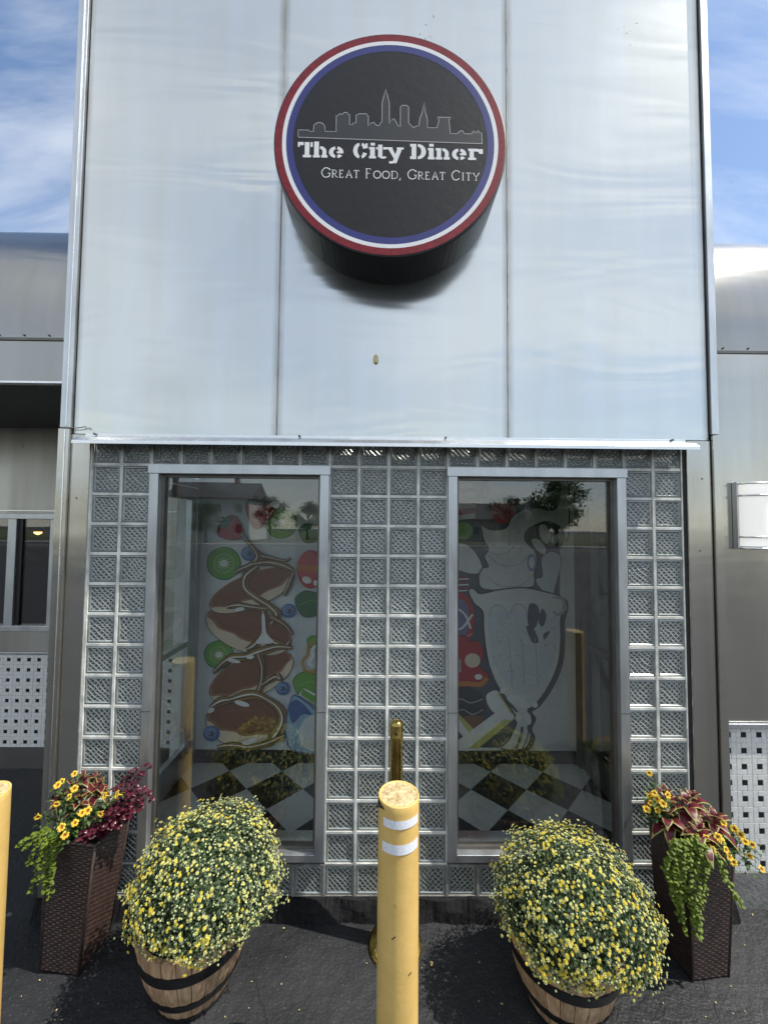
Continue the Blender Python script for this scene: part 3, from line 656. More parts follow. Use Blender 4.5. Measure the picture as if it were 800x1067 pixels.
# ------------------------------------------------------------ round sign
SX, SZ, SY = .030, 3.735, 1.757; SR = .553
SG = thing('round_sign', (SX, YW-.002, SZ-SR), 'round black sign with red, white and blue rings and a skyline outline', 'sign')
b = MB(); n = 96
vs = []
for r, y in ((SR+.004, YW-.003), (SR+.004, SY+.012), (SR+.002, SY+.002), (SR-.006, SY), (SR-.012, SY+.003)):
    vs += [(SX+r*_c(2*math.pi*k/n), y, SZ+r*_s(2*math.pi*k/n)) for k in range(n)]
b.add(vs, [(i*n+k, i*n+(k+1) % n, (i+1)*n+(k+1) % n, (i+1)*n+k) for i in range(4) for k in range(n)])
b.build('sign_case', mat('sign_case_black', (.012, .012, .013), .35, .3, var=.3, vscale=12), SG, smooth=False)
sc = SR/322
def sfn(x, y): return SX+(x-391)*sc, SZ-(y-350)*sc
def disc(r, mi, y, name, m_):
    b = MB(); b.add([(SX+r*_c(2*math.pi*k/n), y, SZ+r*_s(2*math.pi*k/n)) for k in range(n)], [tuple(range(n))]); return b.build(name, m_, SG)
def ringp(r0, r1, y, name, m_):
    b = MB(); b.add([(SX+r*_c(2*math.pi*k/n), y, SZ+r*_s(2*math.pi*k/n)) for r in (r0, r1) for k in range(n)], [(k, (k+1) % n, n+(k+1) % n, n+k) for k in range(n)]); return b.build(name, m_, SG)
face_m = mat('black_vinyl', (.008, .008, .010), .46, bump=.5, bscale=26, bdist=.0022, var=.2, vscale=3, spec=.35)
disc(SR-.010, 0, SY-.0009, 'sign_face', face_m)
ringp(SR-.004, (300)*sc, SY-.0012, 'red_ring', mat('red_vinyl', (.22, .012, .022), .5, var=.3, vscale=34, spec=.3))
ringp(300*sc, 289*sc, SY-.0013, 'white_ring', mat('white_vinyl', (.86, .86, .87), .5, var=.03))
ringp(289*sc, 270*sc, SY-.0012, 'blue_ring', mat('blue_vinyl', (.02, .028, .19), .5, var=.12, vscale=12))
white_letter = mat('white_letter_vinyl', (.85, .85, .84), .45, var=.03)
A = Art(sfn, SY-.0012, .00001)
def rc(x0, y0, x1, y1): A.poly([(x0, y0), (x1, y0), (x1, y1), (x0, y1)], 0)
def arc(cx, cy, rx, ry, a0, a1, wx, wy=None):
    wy = wy or wx; k = 12; P = []
    for i in range(k+1):
        t = R(a0+(a1-a0)*i/k); P.append((cx+rx*_c(t), cy-ry*_s(t)))
    for i in range(k, -1, -1):
        t = R(a0+(a1-a0)*i/k); P.append((cx+(rx-wx)*_c(t), cy-(ry-wy)*_s(t)))
    A.poly(P, 0)
T, B_, X_ = 350, 394, 361      # cap line, baseline, x-height
# T
rc(135, T, 151, T+9); rc(135, T+9, 140, T+14); rc(154, T, 167, B_); rc(170, T, 176, T+14); rc(149, B_-7, 172, B_)
# h
rc(180, T-2, 193, B_); arc(196, X_+15, 18, 15, 0, 88, 11, 8); rc(203, X_+14, 214, B_); rc(177, B_-7, 196, B_); rc(200, B_-7, 217, B_)
# e
def le(x):
    arc(x+19, 378, 19, 16.5, 96, 264, 12, 8); arc(x+22, 378, 18, 16.5, 0, 84, 12, 8); rc(x+22, 375, x+40, 381); arc(x+22, 378, 18, 16.5, 276, 325, 11, 8)
le(221)
A.build('lettering', white_letter, SG); A = Art(sfn, SY-.0012, .00001)
# C
arc(307, 372, 19, 22.5, 98, 262, 12, 8); arc(310, 372, 17, 22.5, 20, 82, 11, 8); arc(310, 372, 17, 22.5, 278, 340, 11, 8); rc(322, T+1, 328, T+15)
# i
def li(x): rc(x, X_, x+13, B_); rc(x-3, X_, x, X_+7); rc(x+1, T-1, x+13, T+7); rc(x-3, B_-7, x+16, B_)
li(335)
# t
rc(357, T+4, 369, B_-4); rc(352, X_, 356, X_+7); rc(371, X_, 379, X_+7); arc(371, B_-9, 12, 9.5, 195, 330, 9, 6)
# y
A.poly([(382, X_), (395, X_), (406, B_-10), (401, B_)], 0); A.poly([(412, X_), (425, X_), (408, B_+13), (396, B_+13)], 0); rc(379, X_, 397, X_+6); rc(409, X_, 428, X_+6); rc(388, B_+7, 398, B_+14)
A.build('lettering', white_letter, SG); A = Art(sfn, SY-.0012, .00001)
# D
rc(450, T, 463, B_); rc(446, T, 450, T+8); rc(446, B_-8, 450, B_); arc(467, 372, 23, 22, -90, 90, 13, 8)
# i
li(498)
# n
def ln(x): rc(x+2, X_, x+14, B_); rc(x-1, X_, x+2, X_+7); arc(x+17, X_+15, 18, 15, 0, 88, 11, 8); rc(x+24, X_+14, x+35, B_); rc(x-1, B_-7, x+17, B_); rc(x+21, B_-7, x+38, B_)
ln(518); le(562)
# r
rc(611, X_, 623, B_); rc(607, X_, 611, X_+7); rc(607, B_-7, 629, B_); arc(629, X_+13, 17, 13, 10, 120, 9, 8); rc(638, X_+1, 648, X_+15)
A.build('lettering', white_letter, SG)
A = Art(sfn, SY-.0012, .00001)
G = {'G': [[(.95, .2), (.7, .03), (.4, .03), (.1, .3), (.05, .6), (.25, .92), (.6, 1), (.92, .85), (.92, .58)], [(.72, .58), (1.02, .58)], [(.95, .08), (.95, .26)]],
 'R': [[(.15, 0), (.15, 1)], [(.02, 0), (.5, 0), (.75, .12), (.75, .38), (.5, .5), (.15, .5)], [(.42, .5), (.72, .9), (1, 1)], [(.02, 1), (.3, 1)]],
 'E': [[(.15, 0), (.15, 1)], [(.02, 0), (.72, 0), (.72, .15)], [(.15, .48), (.6, .48)], [(.02, 1), (.78, 1), (.8, .83)]],
 'A': [[(.1, 1), (.5, -.03), (.92, 1)], [(.24, .66), (.76, .66)], [(-.02, 1), (.22, 1)], [(.78, 1), (1.04, 1)]],
 'T': [[(.45, 0), (.45, 1)], [(.02, .16), (.04, 0), (.88, 0), (.9, .16)], [(.3, 1), (.6, 1)]],
 'F': [[(.15, 0), (.15, 1)], [(.02, 0), (.75, 0), (.75, .16)], [(.15, .5), (.62, .5)], [(.02, 1), (.3, 1)]],
 'O': [[(.5, 0), (.15, .15), (.02, .5), (.15, .85), (.5, 1), (.85, .85), (.98, .5), (.85, .15), (.5, 0)]],
 'D': [[(.15, 0), (.15, 1)], [(.02, 0), (.5, 0), (.85, .18), (.95, .5), (.85, .82), (.5, 1), (.02, 1)]],
 'C': [[(.92, .2), (.7, .02), (.4, .03), (.1, .3), (.05, .6), (.25, .93), (.6, 1), (.92, .82)], [(.92, .06), (.92, .24)]],
 'I': [[(.5, 0), (.5, 1)], [(.2, 0), (.8, 0)], [(.2, 1), (.8, 1)]],
 'Y': [[(.02, 0), (.48, .55), (.95, 0)], [(.48, .55), (.48, 1)], [(-.08, 0), (.14, 0)], [(.84, 0), (1.05, 0)], [(.33, 1), (.63, 1)]],
 ',': [[(.4, .9), (.4, 1.0), (.1, 1.25)]]}
wdt = {'G': 1, 'R': .85, 'E': .72, 'A': .95, 'T': .82, 'F': .72, 'O': 1.05, 'D': .98, 'C': .95, 'I': .42, 'Y': .9, ',': .3, ' ': .45}
txt = [('G', 1), ('R', 0), ('E', 0), ('A', 0), ('T', 0), (' ', 0), ('F', 1), ('O', 0), ('O', 0), ('D', 0), (',', 0), (' ', 0), ('G', 1), ('R', 0), ('E', 0), ('A', 0), ('T', 0), (' ', 0), ('C', 1), ('I', 0), ('T', 0), ('Y', 0)]
tot = sum(wdt[c]*(27 if t_ else 21)+4.5 for c, t_ in txt)-4.5
kx = (638-201)/tot; x = 201
for c, t_ in txt:
    hh = 27 if t_ else 21; wv = wdt[c]*hh*kx; base = 450+(x-201)*.006
    for pl in G.get(c, []): A.stroke([(x+p[0]*wv, base-hh+p[1]*hh) for p in pl], 2.4 if pl is G[c][0] else 1.7, 0, smooth=(c in 'GOCD' and len(pl) > 4))
    x += wv+4.5*kx
    if c == ' ': A.build('small_lettering', white_letter, SG); A = Art(sfn, SY-.0012, .00001)
A.build('small_lettering', white_letter, SG)
A = Art(sfn, SY-.0012, .00001)
sk = [(135, 334), (135, 315), (165, 315), (166, 319), (177, 319), (178, 301), (184, 295), (193, 292), (202, 295), (208, 302), (210, 318), (240, 318), (240, 271), (246, 271), (246, 267), (258, 267), (260, 262), (270, 262), (272, 267), (277, 267), (277, 297), (286, 297), (286, 292), (295, 292), (295, 268), (300, 268), (302, 265), (325, 265), (325, 270), (329, 270), (329, 301), (336, 292), (344, 289), (352, 298), (359, 299), (363, 290), (367, 288), (367, 232), (371, 215), (377, 192), (383, 215), (387, 232), (388, 292), (395, 281), (401, 278), (407, 288), (412, 299), (418, 300), (418, 243), (424, 238), (436, 238), (441, 244), (441, 289), (448, 296), (455, 303), (462, 298), (470, 297), (473, 272), (478, 262), (484, 228), (489, 262), (493, 274), (494, 302), (520, 302), (527, 276), (522, 276), (522, 271), (558, 271), (558, 276), (554, 276), (557, 318), (577, 318), (583, 312), (591, 308), (597, 318), (618, 318), (620, 310), (625, 310), (625, 314), (632, 314), (632, 309), (637, 309), (637, 314), (645, 314), (646, 345)]
A._p(sk, 1); A.stroke(sk, 1.6, 0, smooth=False); A.stroke([(135, 336), (647, 346)], 2.0, 0, smooth=False)
A.build('skyline_outline', [mat('grey_line_vinyl', (.48, .49, .51), .5, var=.05), mat('charcoal_vinyl', (.022, .024, .026), .5, var=.1)], SG)
# ------------------------------------------------------------ printed food pictures at the back of the lobby
PM = {k: paint(k, c) for k, c in dict(paper=(.80, .84, .86), paper2=(.68, .73, .77), brown=(.24, .095, .045), brown2=(.34, .16, .075), cream=(.80, .68, .50), syrup=(.33, .19, .035), syrup2=(.13, .06, .02), white=(.90, .90, .88), line=(.02, .02, .02), green=(.16, .42, .06), green2=(.30, .56, .16), dgreen=(.04, .17, .06), red=(.50, .02, .03), red2=(.62, .10, .10), pink=(.66, .28, .26), blue=(.07, .15, .38), blue2=(.22, .34, .60), ltblue=(.34, .55, .72), ochre=(.55, .30, .08), grey=(.42, .44, .45), grey2=(.78, .79, .76), dark=(.035, .038, .042), purple=(.20, .18, .36), orange=(.62, .22, .03), yellow=(.66, .62, .20), navy=(.07, .09, .13)).items()}
PK = list(PM); PI = {k: i for i, k in enumerate(PK)}; PL = [PM[k] for k in PK]
YM = YB-.006
def mfn(px, py): return at(px, py, YM)
A = Art(mfn, YM); c = PI
x0, z0 = mfn(216, 779); 
A.poly([(210, 430), (352, 430), (352, 779.5), (216, 779)], c['paper']); A.poly([(308, 430), (352, 430), (352, 779.5), (307, 779.5)], c['paper2'])
def kiwi(x, y, r, a):
    A.ell(x, y, r, r*.97, c['dgreen'], wob=.012); A.ell(x, y, r*.93, r*.9, c['green']); A.ell(x, y, r*.62, r*.6, c['green2']); A.ell(x, y, r*.24, r*.2, c['white'], a)
    for k in range(14):
        t = k*2*math.pi/14+a; A.ell(x+r*.45*_c(t), y+r*.43*_s(t), r*.06, r*.035, c['line'], -math.degrees(t), 8)
def berry(x, y, r):
    A.ell(x, y, r, r*.95, c['blue']); A.ell(x-r*.15, y-r*.1, r*.72, r*.66, c['blue2']); A.ell(x, y+r*.05, r*.4, r*.34, c['navy'], wob=.2); A.ell(x-.2*r, y, r*.16, r*.12, c['blue2'])
def strawb(x, y, r, a):
    P = [(-.9, -.35), (-.4, -.75), (.4, -.75), (.95, -.3), (.75, .4), (.1, 1.15), (-.6, .5)]; ca, sa = _c(R(a)), _s(R(a))
    A.outlined([(x+(p[0]*ca-p[1]*sa)*r, y+(p[0]*sa+p[1]*ca)*r) for p in P], c['red'], c['line'], .7)
    for i in range(16):
        p = (random.uniform(-.55, .55), random.uniform(-.4, .6)); A.ell(x+(p[0]*ca-p[1]*sa)*r, y+(p[0]*sa+p[1]*ca)*r, .55, .35, c['pink'], n=8)
    A.ell(x+(.3*ca+.2*sa)*r, y+(.3*sa-.2*ca)*r, r*.18, r*.34, c['red2'], a+20)
    for q in (-150, -115, -75, -35, 190):
        t = R(q+a); A.poly([(x+r*.2*_c(t+1), y-r*.45+r*.2*_s(t+1)), (x+r*1.1*_c(t), y-r*.4+r*.7*_s(t)), (x+r*.2*_c(t-1), y-r*.45+r*.2*_s(t-1))], c['dgreen'])
kiwi(293, 545, 17, .3); kiwi(233.5, 587, 18, .9); kiwi(228.5, 682, 15.5, 1.5)
strawb(270, 533, 16, 12); strawb(240.5, 551, 14.5, -55)
berry(260.5, 576.5, 8.4); berry(301.5, 636, 7.8)
# lettuce, tomato and the rest at the right edge
for px_, py_, w_, col in ((325, 555, 14, 'dgreen'), (326, 628, 19, 'dgreen'), (329, 668, 9, 'green'), (324, 712, 19, 'green')):
    A.outlined([(px_+w_*.95*_c(t*.7)*(1+.22*math.sin(t*3.1)), py_+w_*.72*_s(t*.7)*(1+.2*_c(t*2.3))) for t in range(9)], c[col], c['line'], .7)
    A.stroke([(px_-w_*.7, py_+2), (px_, py_-3), (px_+w_*.7, py_+3)], .8, c['green2' if col == 'green' else 'green'])
A.ell(324, 593, 14, 20, c['red']); A.ell(322, 590, 11, 16, c['red2']); A.poly([(311, 588), (338, 590), (338, 596), (311, 594)], c['orange']); A.ell(320, 604, 5, 3.5, c['white'], -25); A.ell(329, 607, 2.2, 3, c['white'])
A.stroke([(328, 668), (322, 672), (321, 681), (316, 688), (318, 697), (326, 699), (334, 695)], 3, c['ochre']); A.stroke([(330, 672), (326, 676), (326, 684), (322, 690), (327, 694)], 3.4, c['white'])
# pancakes
def pancake(x, y, rx, ry, a):
    ca, sa = _c(R(a)), _s(R(a))
    f = lambda p: (x+p[0]*rx*ca+p[1]*ry*sa, y-p[0]*rx*sa+p[1]*ry*ca)
    edge = [(_c(t), _s(t)*(1.0 if _s(t) < 0 else 1.12)) for t in [k*2*math.pi/22 for k in range(22)]]
    A.outlined([f((p[0], p[1]+.12)) for p in edge], c['cream'], c['line'], .7)
    top = [(_c(t)*.98, _s(t)*(1 if _s(t) < 0 else .64)+(.06*math.sin(t*9) if _s(t) > 0 else 0)) for t in [k*2*math.pi/30 for k in range(30)]]
    A.poly([f(p) for p in top], c['brown2'], True); A.poly([f((p[0]*.93+.01, p[1]*.88-.04)) for p in top], c['brown'], True)
    A.stroke([f((-.5, -.3)), f((0, -.45)), f((.45, -.35))], .5, c['brown2']); A.stroke([f((-.1, .1)), f((.3, .0)), f((.6, .12))], .4, c['brown2'])
pancake(258, 749, 42, 24, -6); pancake(262, 702, 47, 19, 25); pancake(261, 653, 46, 21, -19); pancake(263, 613, 47, 15.5, 22)
berry(295.5, 716, 7.4); berry(222, 762.5, 8.6)
def syrup(pts, wd, tops=True):
    w2 = [q+1.7 for q in wd]
    A.stroke(pts, w2, c['line']); A.stroke(pts, wd, c['syrup']); A.stroke([(p[0]+.8, p[1]+.5) for p in pts], [q*.38 for q in wd], c['syrup2'])
    A.stroke([(p[0]-.9, p[1]-.3) for p in pts], [.5]+[q*.2 for q in wd[1:-1]]+[.4], c['white'])
syrup([(253, 556), (262, 567), (272, 578), (283, 581), (297, 584), (304, 581)], [1.5, 3, 5, 3, 2.4, 1.2]); syrup([(266, 572), (270, 580), (264, 588), (252, 593), (246, 597)], [3, 5, 6, 4, 1.5])
syrup([(264, 588), (280, 586), (296, 589), (307, 594)], [3, 5, 6, 2]); syrup([(270, 590), (258, 600), (257, 612), (268, 622), (282, 631), (290, 640), (283, 650)], [4, 7, 7, 6, 6, 8, 3])
syrup([(306, 598), (303, 607), (297, 620)], [2, 4, 3]); syrup([(238, 632), (250, 630), (264, 632), (280, 634)], [2, 6, 4, 6]); A.ell(251, 634, 5, 2, c['white'], 10)
syrup([(276, 636), (277, 650), (275, 662), (266, 672), (258, 676)], [5, 3.5, 4, 8, 3]); syrup([(275, 664), (286, 668), (298, 672), (303, 667)], [6, 8, 5, 2]); syrup([(284, 642), (298, 650), (306, 660)], [5, 3, 2])
A.poly([(274, 640), (277, 640), (279, 658), (286, 668), (268, 669), (274, 658)], c['white'], True)
syrup([(306, 674), (290, 673), (272, 678), (258, 683), (244, 684), (234, 690), (224, 700)], [2, 5, 9, 7, 8, 5, 2]); A.ell(245, 687, 7, 2, c['white'], -12); A.ell(262, 683, 4, 2.4, c['white'])
syrup([(271, 680), (275, 694), (274, 710), (270, 722)], [7, 4, 4, 8]); syrup([(275, 712), (288, 704), (294, 706), (291, 700)], [3, 5, 3, 2])
syrup([(221, 736), (232, 729), (243, 727), (256, 723), (268, 722), (280, 727), (292, 736), (296, 748), (290, 762), (280, 772)], [3, 9, 5, 9, 8, 5, 8, 9, 10, 6]); A.ell(254, 731, 8, 2.6, c['white'], -16); A.ell(222, 738, 4, 2.2, c['white'], 30)
syrup([(228, 776), (244, 774), (262, 776), (280, 772), (298, 764)], [2, 6, 5, 6, 3]); A.ell(262, 770, 8, 2.6, c['white'], 18)
# cup
A.outlined([(304, 728), (312, 724), (338, 748), (340, 779), (307, 779), (299, 760)], c['ltblue'], c['blue'], 1.4); A.poly([(302, 735), (311, 727), (326, 742), (316, 742), (306, 751)], c['blue'], True); A.outlined([(320, 745), (336, 745), (340, 778), (318, 777), (312, 760)], c['paper'], c['ltblue'], 1)
A.poly([(318, 715), (340, 726), (340, 738), (312, 722)], c['white']); A.poly([(314, 722), (340, 738), (340, 730), (317, 716)], c['green'])
mk = A.build('food_print', PL, loc=(-1.0, YM, .19)); tag(mk, 'printed picture of syrup-covered pancakes, kiwi slices and berries behind the left window', 'mural')
bk = MB(); xa, zb = mfn(211, 779.3); xb, _ = mfn(352, 779); bk.box(-1.335, xb, YB-.0055, YB, .196, 2.5); bk.build('backing_board', M['plaster'], mk)
# right picture: tall milkshake glass
A = Art(mfn, YM)
A.poly([(445, 430), (591, 430), (591, 779), (445, 779)], c['navy']); A.poly([(583, 430), (591, 430), (591, 779), (520, 779), (552, 742), (583, 690)], c['grey2'])
A.poly([(508, 497), (553, 497), (553, 531), (508, 520)], c['paper2']); A.poly([(500, 508), (510, 521), (553, 531), (553, 522), (512, 512), (505, 497), (500, 497)], c['purple']); A.poly([(510, 520), (546, 518), (546, 545), (510, 545)], c['dark'])
for k in range(4): A.poly([(470, 499+k*11), (495, 496+k*11), (495, 501.5+k*11), (470, 505+k*11)], c['red']); A.poly([(470, 505+k*11), (495, 501.5+k*11), (495, 507+k*11), (470, 510+k*11)], c['white'])
A.ell(483, 553, 9, 9, c['green2']); 
for k in range(5): A.stroke([(477+k*3, 546), (478+k*3, 560)], .5, c['green'])
A.outlined([(470, 570), (482, 566), (492, 572), (500, 584), (502, 596), (490, 598), (476, 594), (470, 596)], c['white'], c['line'], .8)
for k in range(6): A.stroke([(470, 601+k*3), (488, 600+k*3)], 1.4, c[('red', 'white')[k % 2]])
A.ell(480, 645, 14, 28, c['red']); A.ell(479, 645, 10, 21, c['purple']); A.stroke([(470, 650), (480, 655), (492, 640)], 2.2, c['white']); A.stroke([(470, 630), (484, 640), (490, 655)], 2.2, c['white']); A.stroke([(468, 662), (482, 664), (492, 660)], 1.6, c['pink'])
A.outlined([(470, 668), (484, 662), (488, 668), (498, 668), (504, 680), (500, 694), (508, 702), (504, 712), (470, 712)], c['red'], c['line'], .8); A.ell(492, 688, 8, 7.5, c['cream']); A.poly([(470, 676), (480, 688), (480, 700), (470, 702)], c['grey'])
A.stroke([(468, 714), (484, 712), (500, 713), (507, 706)], 5, c['orange']); A.ell(498, 705, 4, 3, c['white']); A.ell(473, 706, 4, 5, c['white'])
A.poly([(468, 720), (480, 716), (500, 722), (506, 738), (494, 748), (474, 744)], c['dark'], True); A.stroke([(470, 732), (480, 728), (490, 732), (503, 728)], 1, c['grey']); A.stroke([(470, 742), (482, 739), (492, 744), (503, 739)], 1, c['grey'])
A.poly([(480, 748), (502, 746), (500, 762), (484, 768)], c['brown'], True)
A.poly([(463, 742), (470, 738), (496, 768), (488, 775)], c['white']); A.poly([(470, 738), (476, 742), (496, 762), (493, 770)], c['yellow']); A.poly([(470, 776), (528, 733), (536, 744), (494, 779), (478, 779)], c['white']); A.poly([(498, 779), (536, 748), (534, 741), (488, 779)], c['yellow'])
A.poly([(506, 725), (516, 719), (524, 726), (537, 740), (530, 750), (512, 740)], c['white'], True); A.poly([(516, 720), (524, 726), (537, 741), (532, 744)], c['yellow'])
A.ell(566, 514, 13.5, 18, c['dark'])
for k in range(26): A.ell(566+random.uniform(-9, 9), 514+random.uniform(-12, 12), random.uniform(.8, 1.8), random.uniform(.6, 1.4), c['dgreen'], n=7)
A.ell(523, 534, 13, 12, c['red']); A.ell(516, 529, 3.5, 2.5, c['red2'], 30); A.ell(512.5, 526, 1.6, 1.4, c['white'])
# cream
cream = [(500, 545), (503, 548), (512, 552), (526, 550), (533, 538), (545, 531), (560, 529), (572, 532), (580, 527), (583, 508), (581, 497), (591, 497), (591, 560), (584, 556), (572, 547), (560, 546), (549, 552), (546, 562), (556, 574), (559, 584), (556, 596), (556, 606), (550, 612), (505, 614), (498, 602), (502, 592), (508, 590), (504, 580), (508, 572), (503, 562)]
A.outlined(cream, c['grey2'], c['line'], 1.4); A.poly([(x_+.5, y_+1) for x_, y_ in cream[4:10]]+[(578, 537), (560, 538), (544, 542), (536, 552)], c['paper2'], True)
A.ell(568, 560, 19, 17, c['dark'], 10)
for p_ in ([(561, 548), (567, 547), (572, 556), (569, 567), (562, 560)], [(553, 562), (560, 562), (567, 570), (566, 578), (556, 570)], [(574, 561), (580, 556), (581, 562), (576, 568)]): A.poly(p_, c['grey2'], True)
for e_ in ((520, 570, 16, 9), (530, 580, 21, 12), (531, 602, 24, 11)): A.stroke([(e_[0]-e_[2], e_[1]-2), (e_[0]-e_[2]*.5, e_[1]+e_[3]*.7), (e_[0]+e_[2]*.4, e_[1]+e_[3]*.7), (e_[0]+e_[2], e_[1]-3)], .7, c['grey'])
A.ell(522, 566, 8, 3.5, c['white'], 15); A.outlined([(563, 582), (572, 575), (582, 578), (583, 590), (577, 612), (574, 622), (561, 612), (557, 603), (564, 600)], c['paper2'], c['line'], .7); A.ell(553, 586, 5, 9, c['blue2']); A.ell(553, 586, 3, 6, c['white'])
# glass
body = [(487, 615), (493, 613), (500, 618), (520, 614), (545, 612), (570, 617), (584, 622), (586, 632), (583, 645), (583, 668), (580, 692), (570, 715), (557, 733), (549, 739), (553, 746), (549, 757), (552, 766), (545, 779), (522, 779), (530, 768), (537, 752), (534, 742), (522, 724), (512, 704), (506, 680), (503, 655), (502, 637), (493, 628)]
A.poly([(x_+4.5, y_+2) for x_, y_ in body], c['dark'], True); A.outlined(body, c['grey2'], c['line'], 1.6)
A.poly([(507, 640), (520, 636), (540, 636), (560, 640), (579, 640), (579, 668), (575, 690), (565, 710), (552, 722), (540, 722), (525, 708), (513, 690), (509, 668)], c['paper2'], True)
A.stroke([(497, 622), (515, 627), (545, 627), (575, 624)], 1.2, c['white']); A.stroke([(508, 640), (514, 631), (524, 633), (529, 645)], .9, c['grey']); A.stroke([(530, 640), (536, 629), (546, 633), (549, 648)], .9, c['grey'])
for p_ in ([(550, 630), (558, 630), (561, 640), (556, 654), (549, 650)], [(563, 634), (568, 640), (565, 652), (560, 648)], [(547, 652), (555, 655), (560, 668), (553, 668)], [(565, 660), (572, 657), (566, 666)]): A.poly(p_, c['navy'], True)
for x_ in (529, 542, 556): A.stroke([(x_, 664), (x_+2, 688), (x_+3.5, 712)], .7, c['grey'])
A.stroke([(508, 690), (516, 712), (530, 732), (538, 741)], [1, 2.6, 3.4, 2], c['navy']); A.stroke([(584, 690), (574, 712), (560, 732), (550, 741)], [1, 3, 4, 2], c['navy'])
A.ell(523, 718, 2.8, 4, c['white'], -25); A.ell(539, 730, 13, 5.2, c['white'], -24); A.ell(556, 733, 3, 3.6, c['white'], 30); A.ell(539, 747, 3.2, 4, c['white']); A.ell(549, 748, 3.2, 6, c['white'], 12); A.stroke([(543, 756), (541, 768), (536, 779)], 3, c['navy']); A.stroke([(550, 755), (548, 768), (543, 779)], 1.4, c['navy'])
A.stroke([(575, 622), (585, 624), (587, 634), (580, 640), (575, 636)], [2, 3.4, 3.4, 3, 1.5], c['grey'])
for i in range(60): A.ell(random.uniform(509, 579), random.uniform(640, 716), .55, .55, c['dark'], n=6)
for i in range(20): A.ell(random.uniform(509, 550), random.uniform(556, 610), .5, .5, c['dark'], n=6)
mk = A.build('food_print', PL, loc=(1.0, YM, .19)); tag(mk, 'printed picture of a tall cream-topped milkshake glass behind the right window', 'mural')
bk = MB(); xa, _ = mfn(445, 779); bk.box(xa, 1.455, YB-.0055, YB, .196, 2.5); bk.build('backing_board', M['plaster'], mk)

# ------------------------------------------------------------ wall lamp on the right wing
WL = thing('wall_lamp', (1.94, YR, 1.81), 'glowing white half-round wall lamp with steel bars on the right wing', 'wall lamp')
cx = 1.948; hw = .088
b = MB(); b.box(cx-hw-.016, cx+hw+.016, YR-.016, YR-.001, 1.812, 2.156); b.build('back_plate', M['alu'], WL, bevel=.002)
dif = mat('opal_diffuser', (.90, .90, .87), .3, var=.02, vscale=6, trans=.25); _d = dif.node_tree.nodes['Principled BSDF']; _d.inputs['Emission Color'].default_value = (1, .98, .93, 1); _d.inputs['Emission Strength'].default_value = .45
b = MB(); n = 20; vs = []
for z in (1.825, 2.145): vs += [(cx-hw*_c(math.pi*k/n), YR-.017-.07*_s(math.pi*k/n), z) for k in range(n+1)]
b.add(vs, [(k, k+1, n+2+k, n+1+k) for k in range(n)]); b.add(vs, [tuple(range(n, -1, -1)), tuple(range(n+1, 2*n+2))]); b.build('diffuser', dif, WL, smooth=True)
for z in (1.814, 1.872, 2.085, 2.147):
    b = MB(); b.tube([(cx-(hw+.006)*_c(math.pi*k/n), YR-.015-.077*_s(math.pi*k/n), z) for k in range(n+1)], .0055, 6); b.build('bar', M['alu_bright'], WL, smooth=True)
for x in (cx-hw-.010, cx+hw+.010):
    b = MB(); b.box(x-.005, x+.005, YR-.028, YR-.0165, 1.81, 2.158); b.build('upright', M['alu'], WL, bevel=.001)

# ------------------------------------------------------------ yellow bollards and brass post
def bollard(x, y, h, r, label):
    T_ = thing('bollard', (x, y, 0), label, 'bollard', 'yellow pipe bollards before the entrance')
    b = MB(); prof = []
    n = 48
    for k in range(46):
        z = -.02+(h+.02)*k/45; prof.append((r, z))
    prof += [(r-.001, h+.002), (r-.006, h+.003), (r-.008, h-.003)]
    b.lathe(prof, 0, 0, n); b.build('pipe', M['yellow'], T_, smooth=True, local=True)
    b = MB(); vs = [(0, 0, h+.006)]; rr = [.25, .5, .75, 1]
    for q in rr:
        for k in range(32): vs.append((q*(r-.0075)*_c(2*math.pi*k/32), q*(r-.0075)*_s(2*math.pi*k/32), h+.004*(1-q)+random.uniform(-.0022, .0022)))
    fs = [(0, 1+k, 1+(k+1) % 32) for k in range(32)]+[(1+i*32+k, 1+i*32+32+k, 1+i*32+32+(k+1) % 32, 1+i*32+(k+1) % 32) for i in range(3) for k in range(32)]
    b.add(vs, fs); b.build('concrete_fill', M['pipe_concrete'], T_, smooth=True, local=True)
    return T_
def tape(T_, r, z, a0, a1, hgt=.030, tilt=0):
    b = MB(); n = 24; vs = []
    for k in range(n+1):
        a = R(a0+(a1-a0)*k/n); q = r+.0012
        for dz in (0, hgt): vs.append((q*_c(a), q*_s(a), z+dz+tilt*(k/n-.5)))
    b.add(vs, [(2*k, 2*k+2, 2*k+3, 2*k+1) for k in range(n)]); o = b.build('reflective_tape', M['tape'], T_, smooth=True, local=True)
B1 = bollard(.070, 1.352, .992, .0695, 'yellow bollard with two white reflective bands in front of the glass blocks')
tape(B1, .0705, .928, -137, -30, .027, .003); tape(B1, .0705, .848, -140, -31, .032, .004)
s = MB(); s.add([(.0712*_c(R(a)), .0712*_s(R(a)), z) for a, z in ((-176, .985), (-160, .988), (-140, .984), (-133, .975), (-150, .972), (-168, .958), (-178, .962))], [tuple(range(7))]); s.build('chipped_paint', M['hole'], B1, local=True)
for a, z, l_ in ((-108, .585, .03), (-63, .47, .012)):
    s = MB(); s.tube([(.0702*_c(R(a)), .0702*_s(R(a)), z), (.0702*_c(R(a+9)), .0702*_s(R(a+9)), z+l_*.35)], .0016, 5); s.build('scuff', M['hole'], B1, local=True)
bollard(-1.330, 1.345, .992, .0695, 'plain yellow bollard at the left edge of the photo')
bollard(1.75, .53, .992, .0695, 'yellow bollard mirrored in the right window')
BP = thing('brass_post', (.083, 1.835, 0), 'slim brass post with round floor flange behind the yellow bollard', 'post')
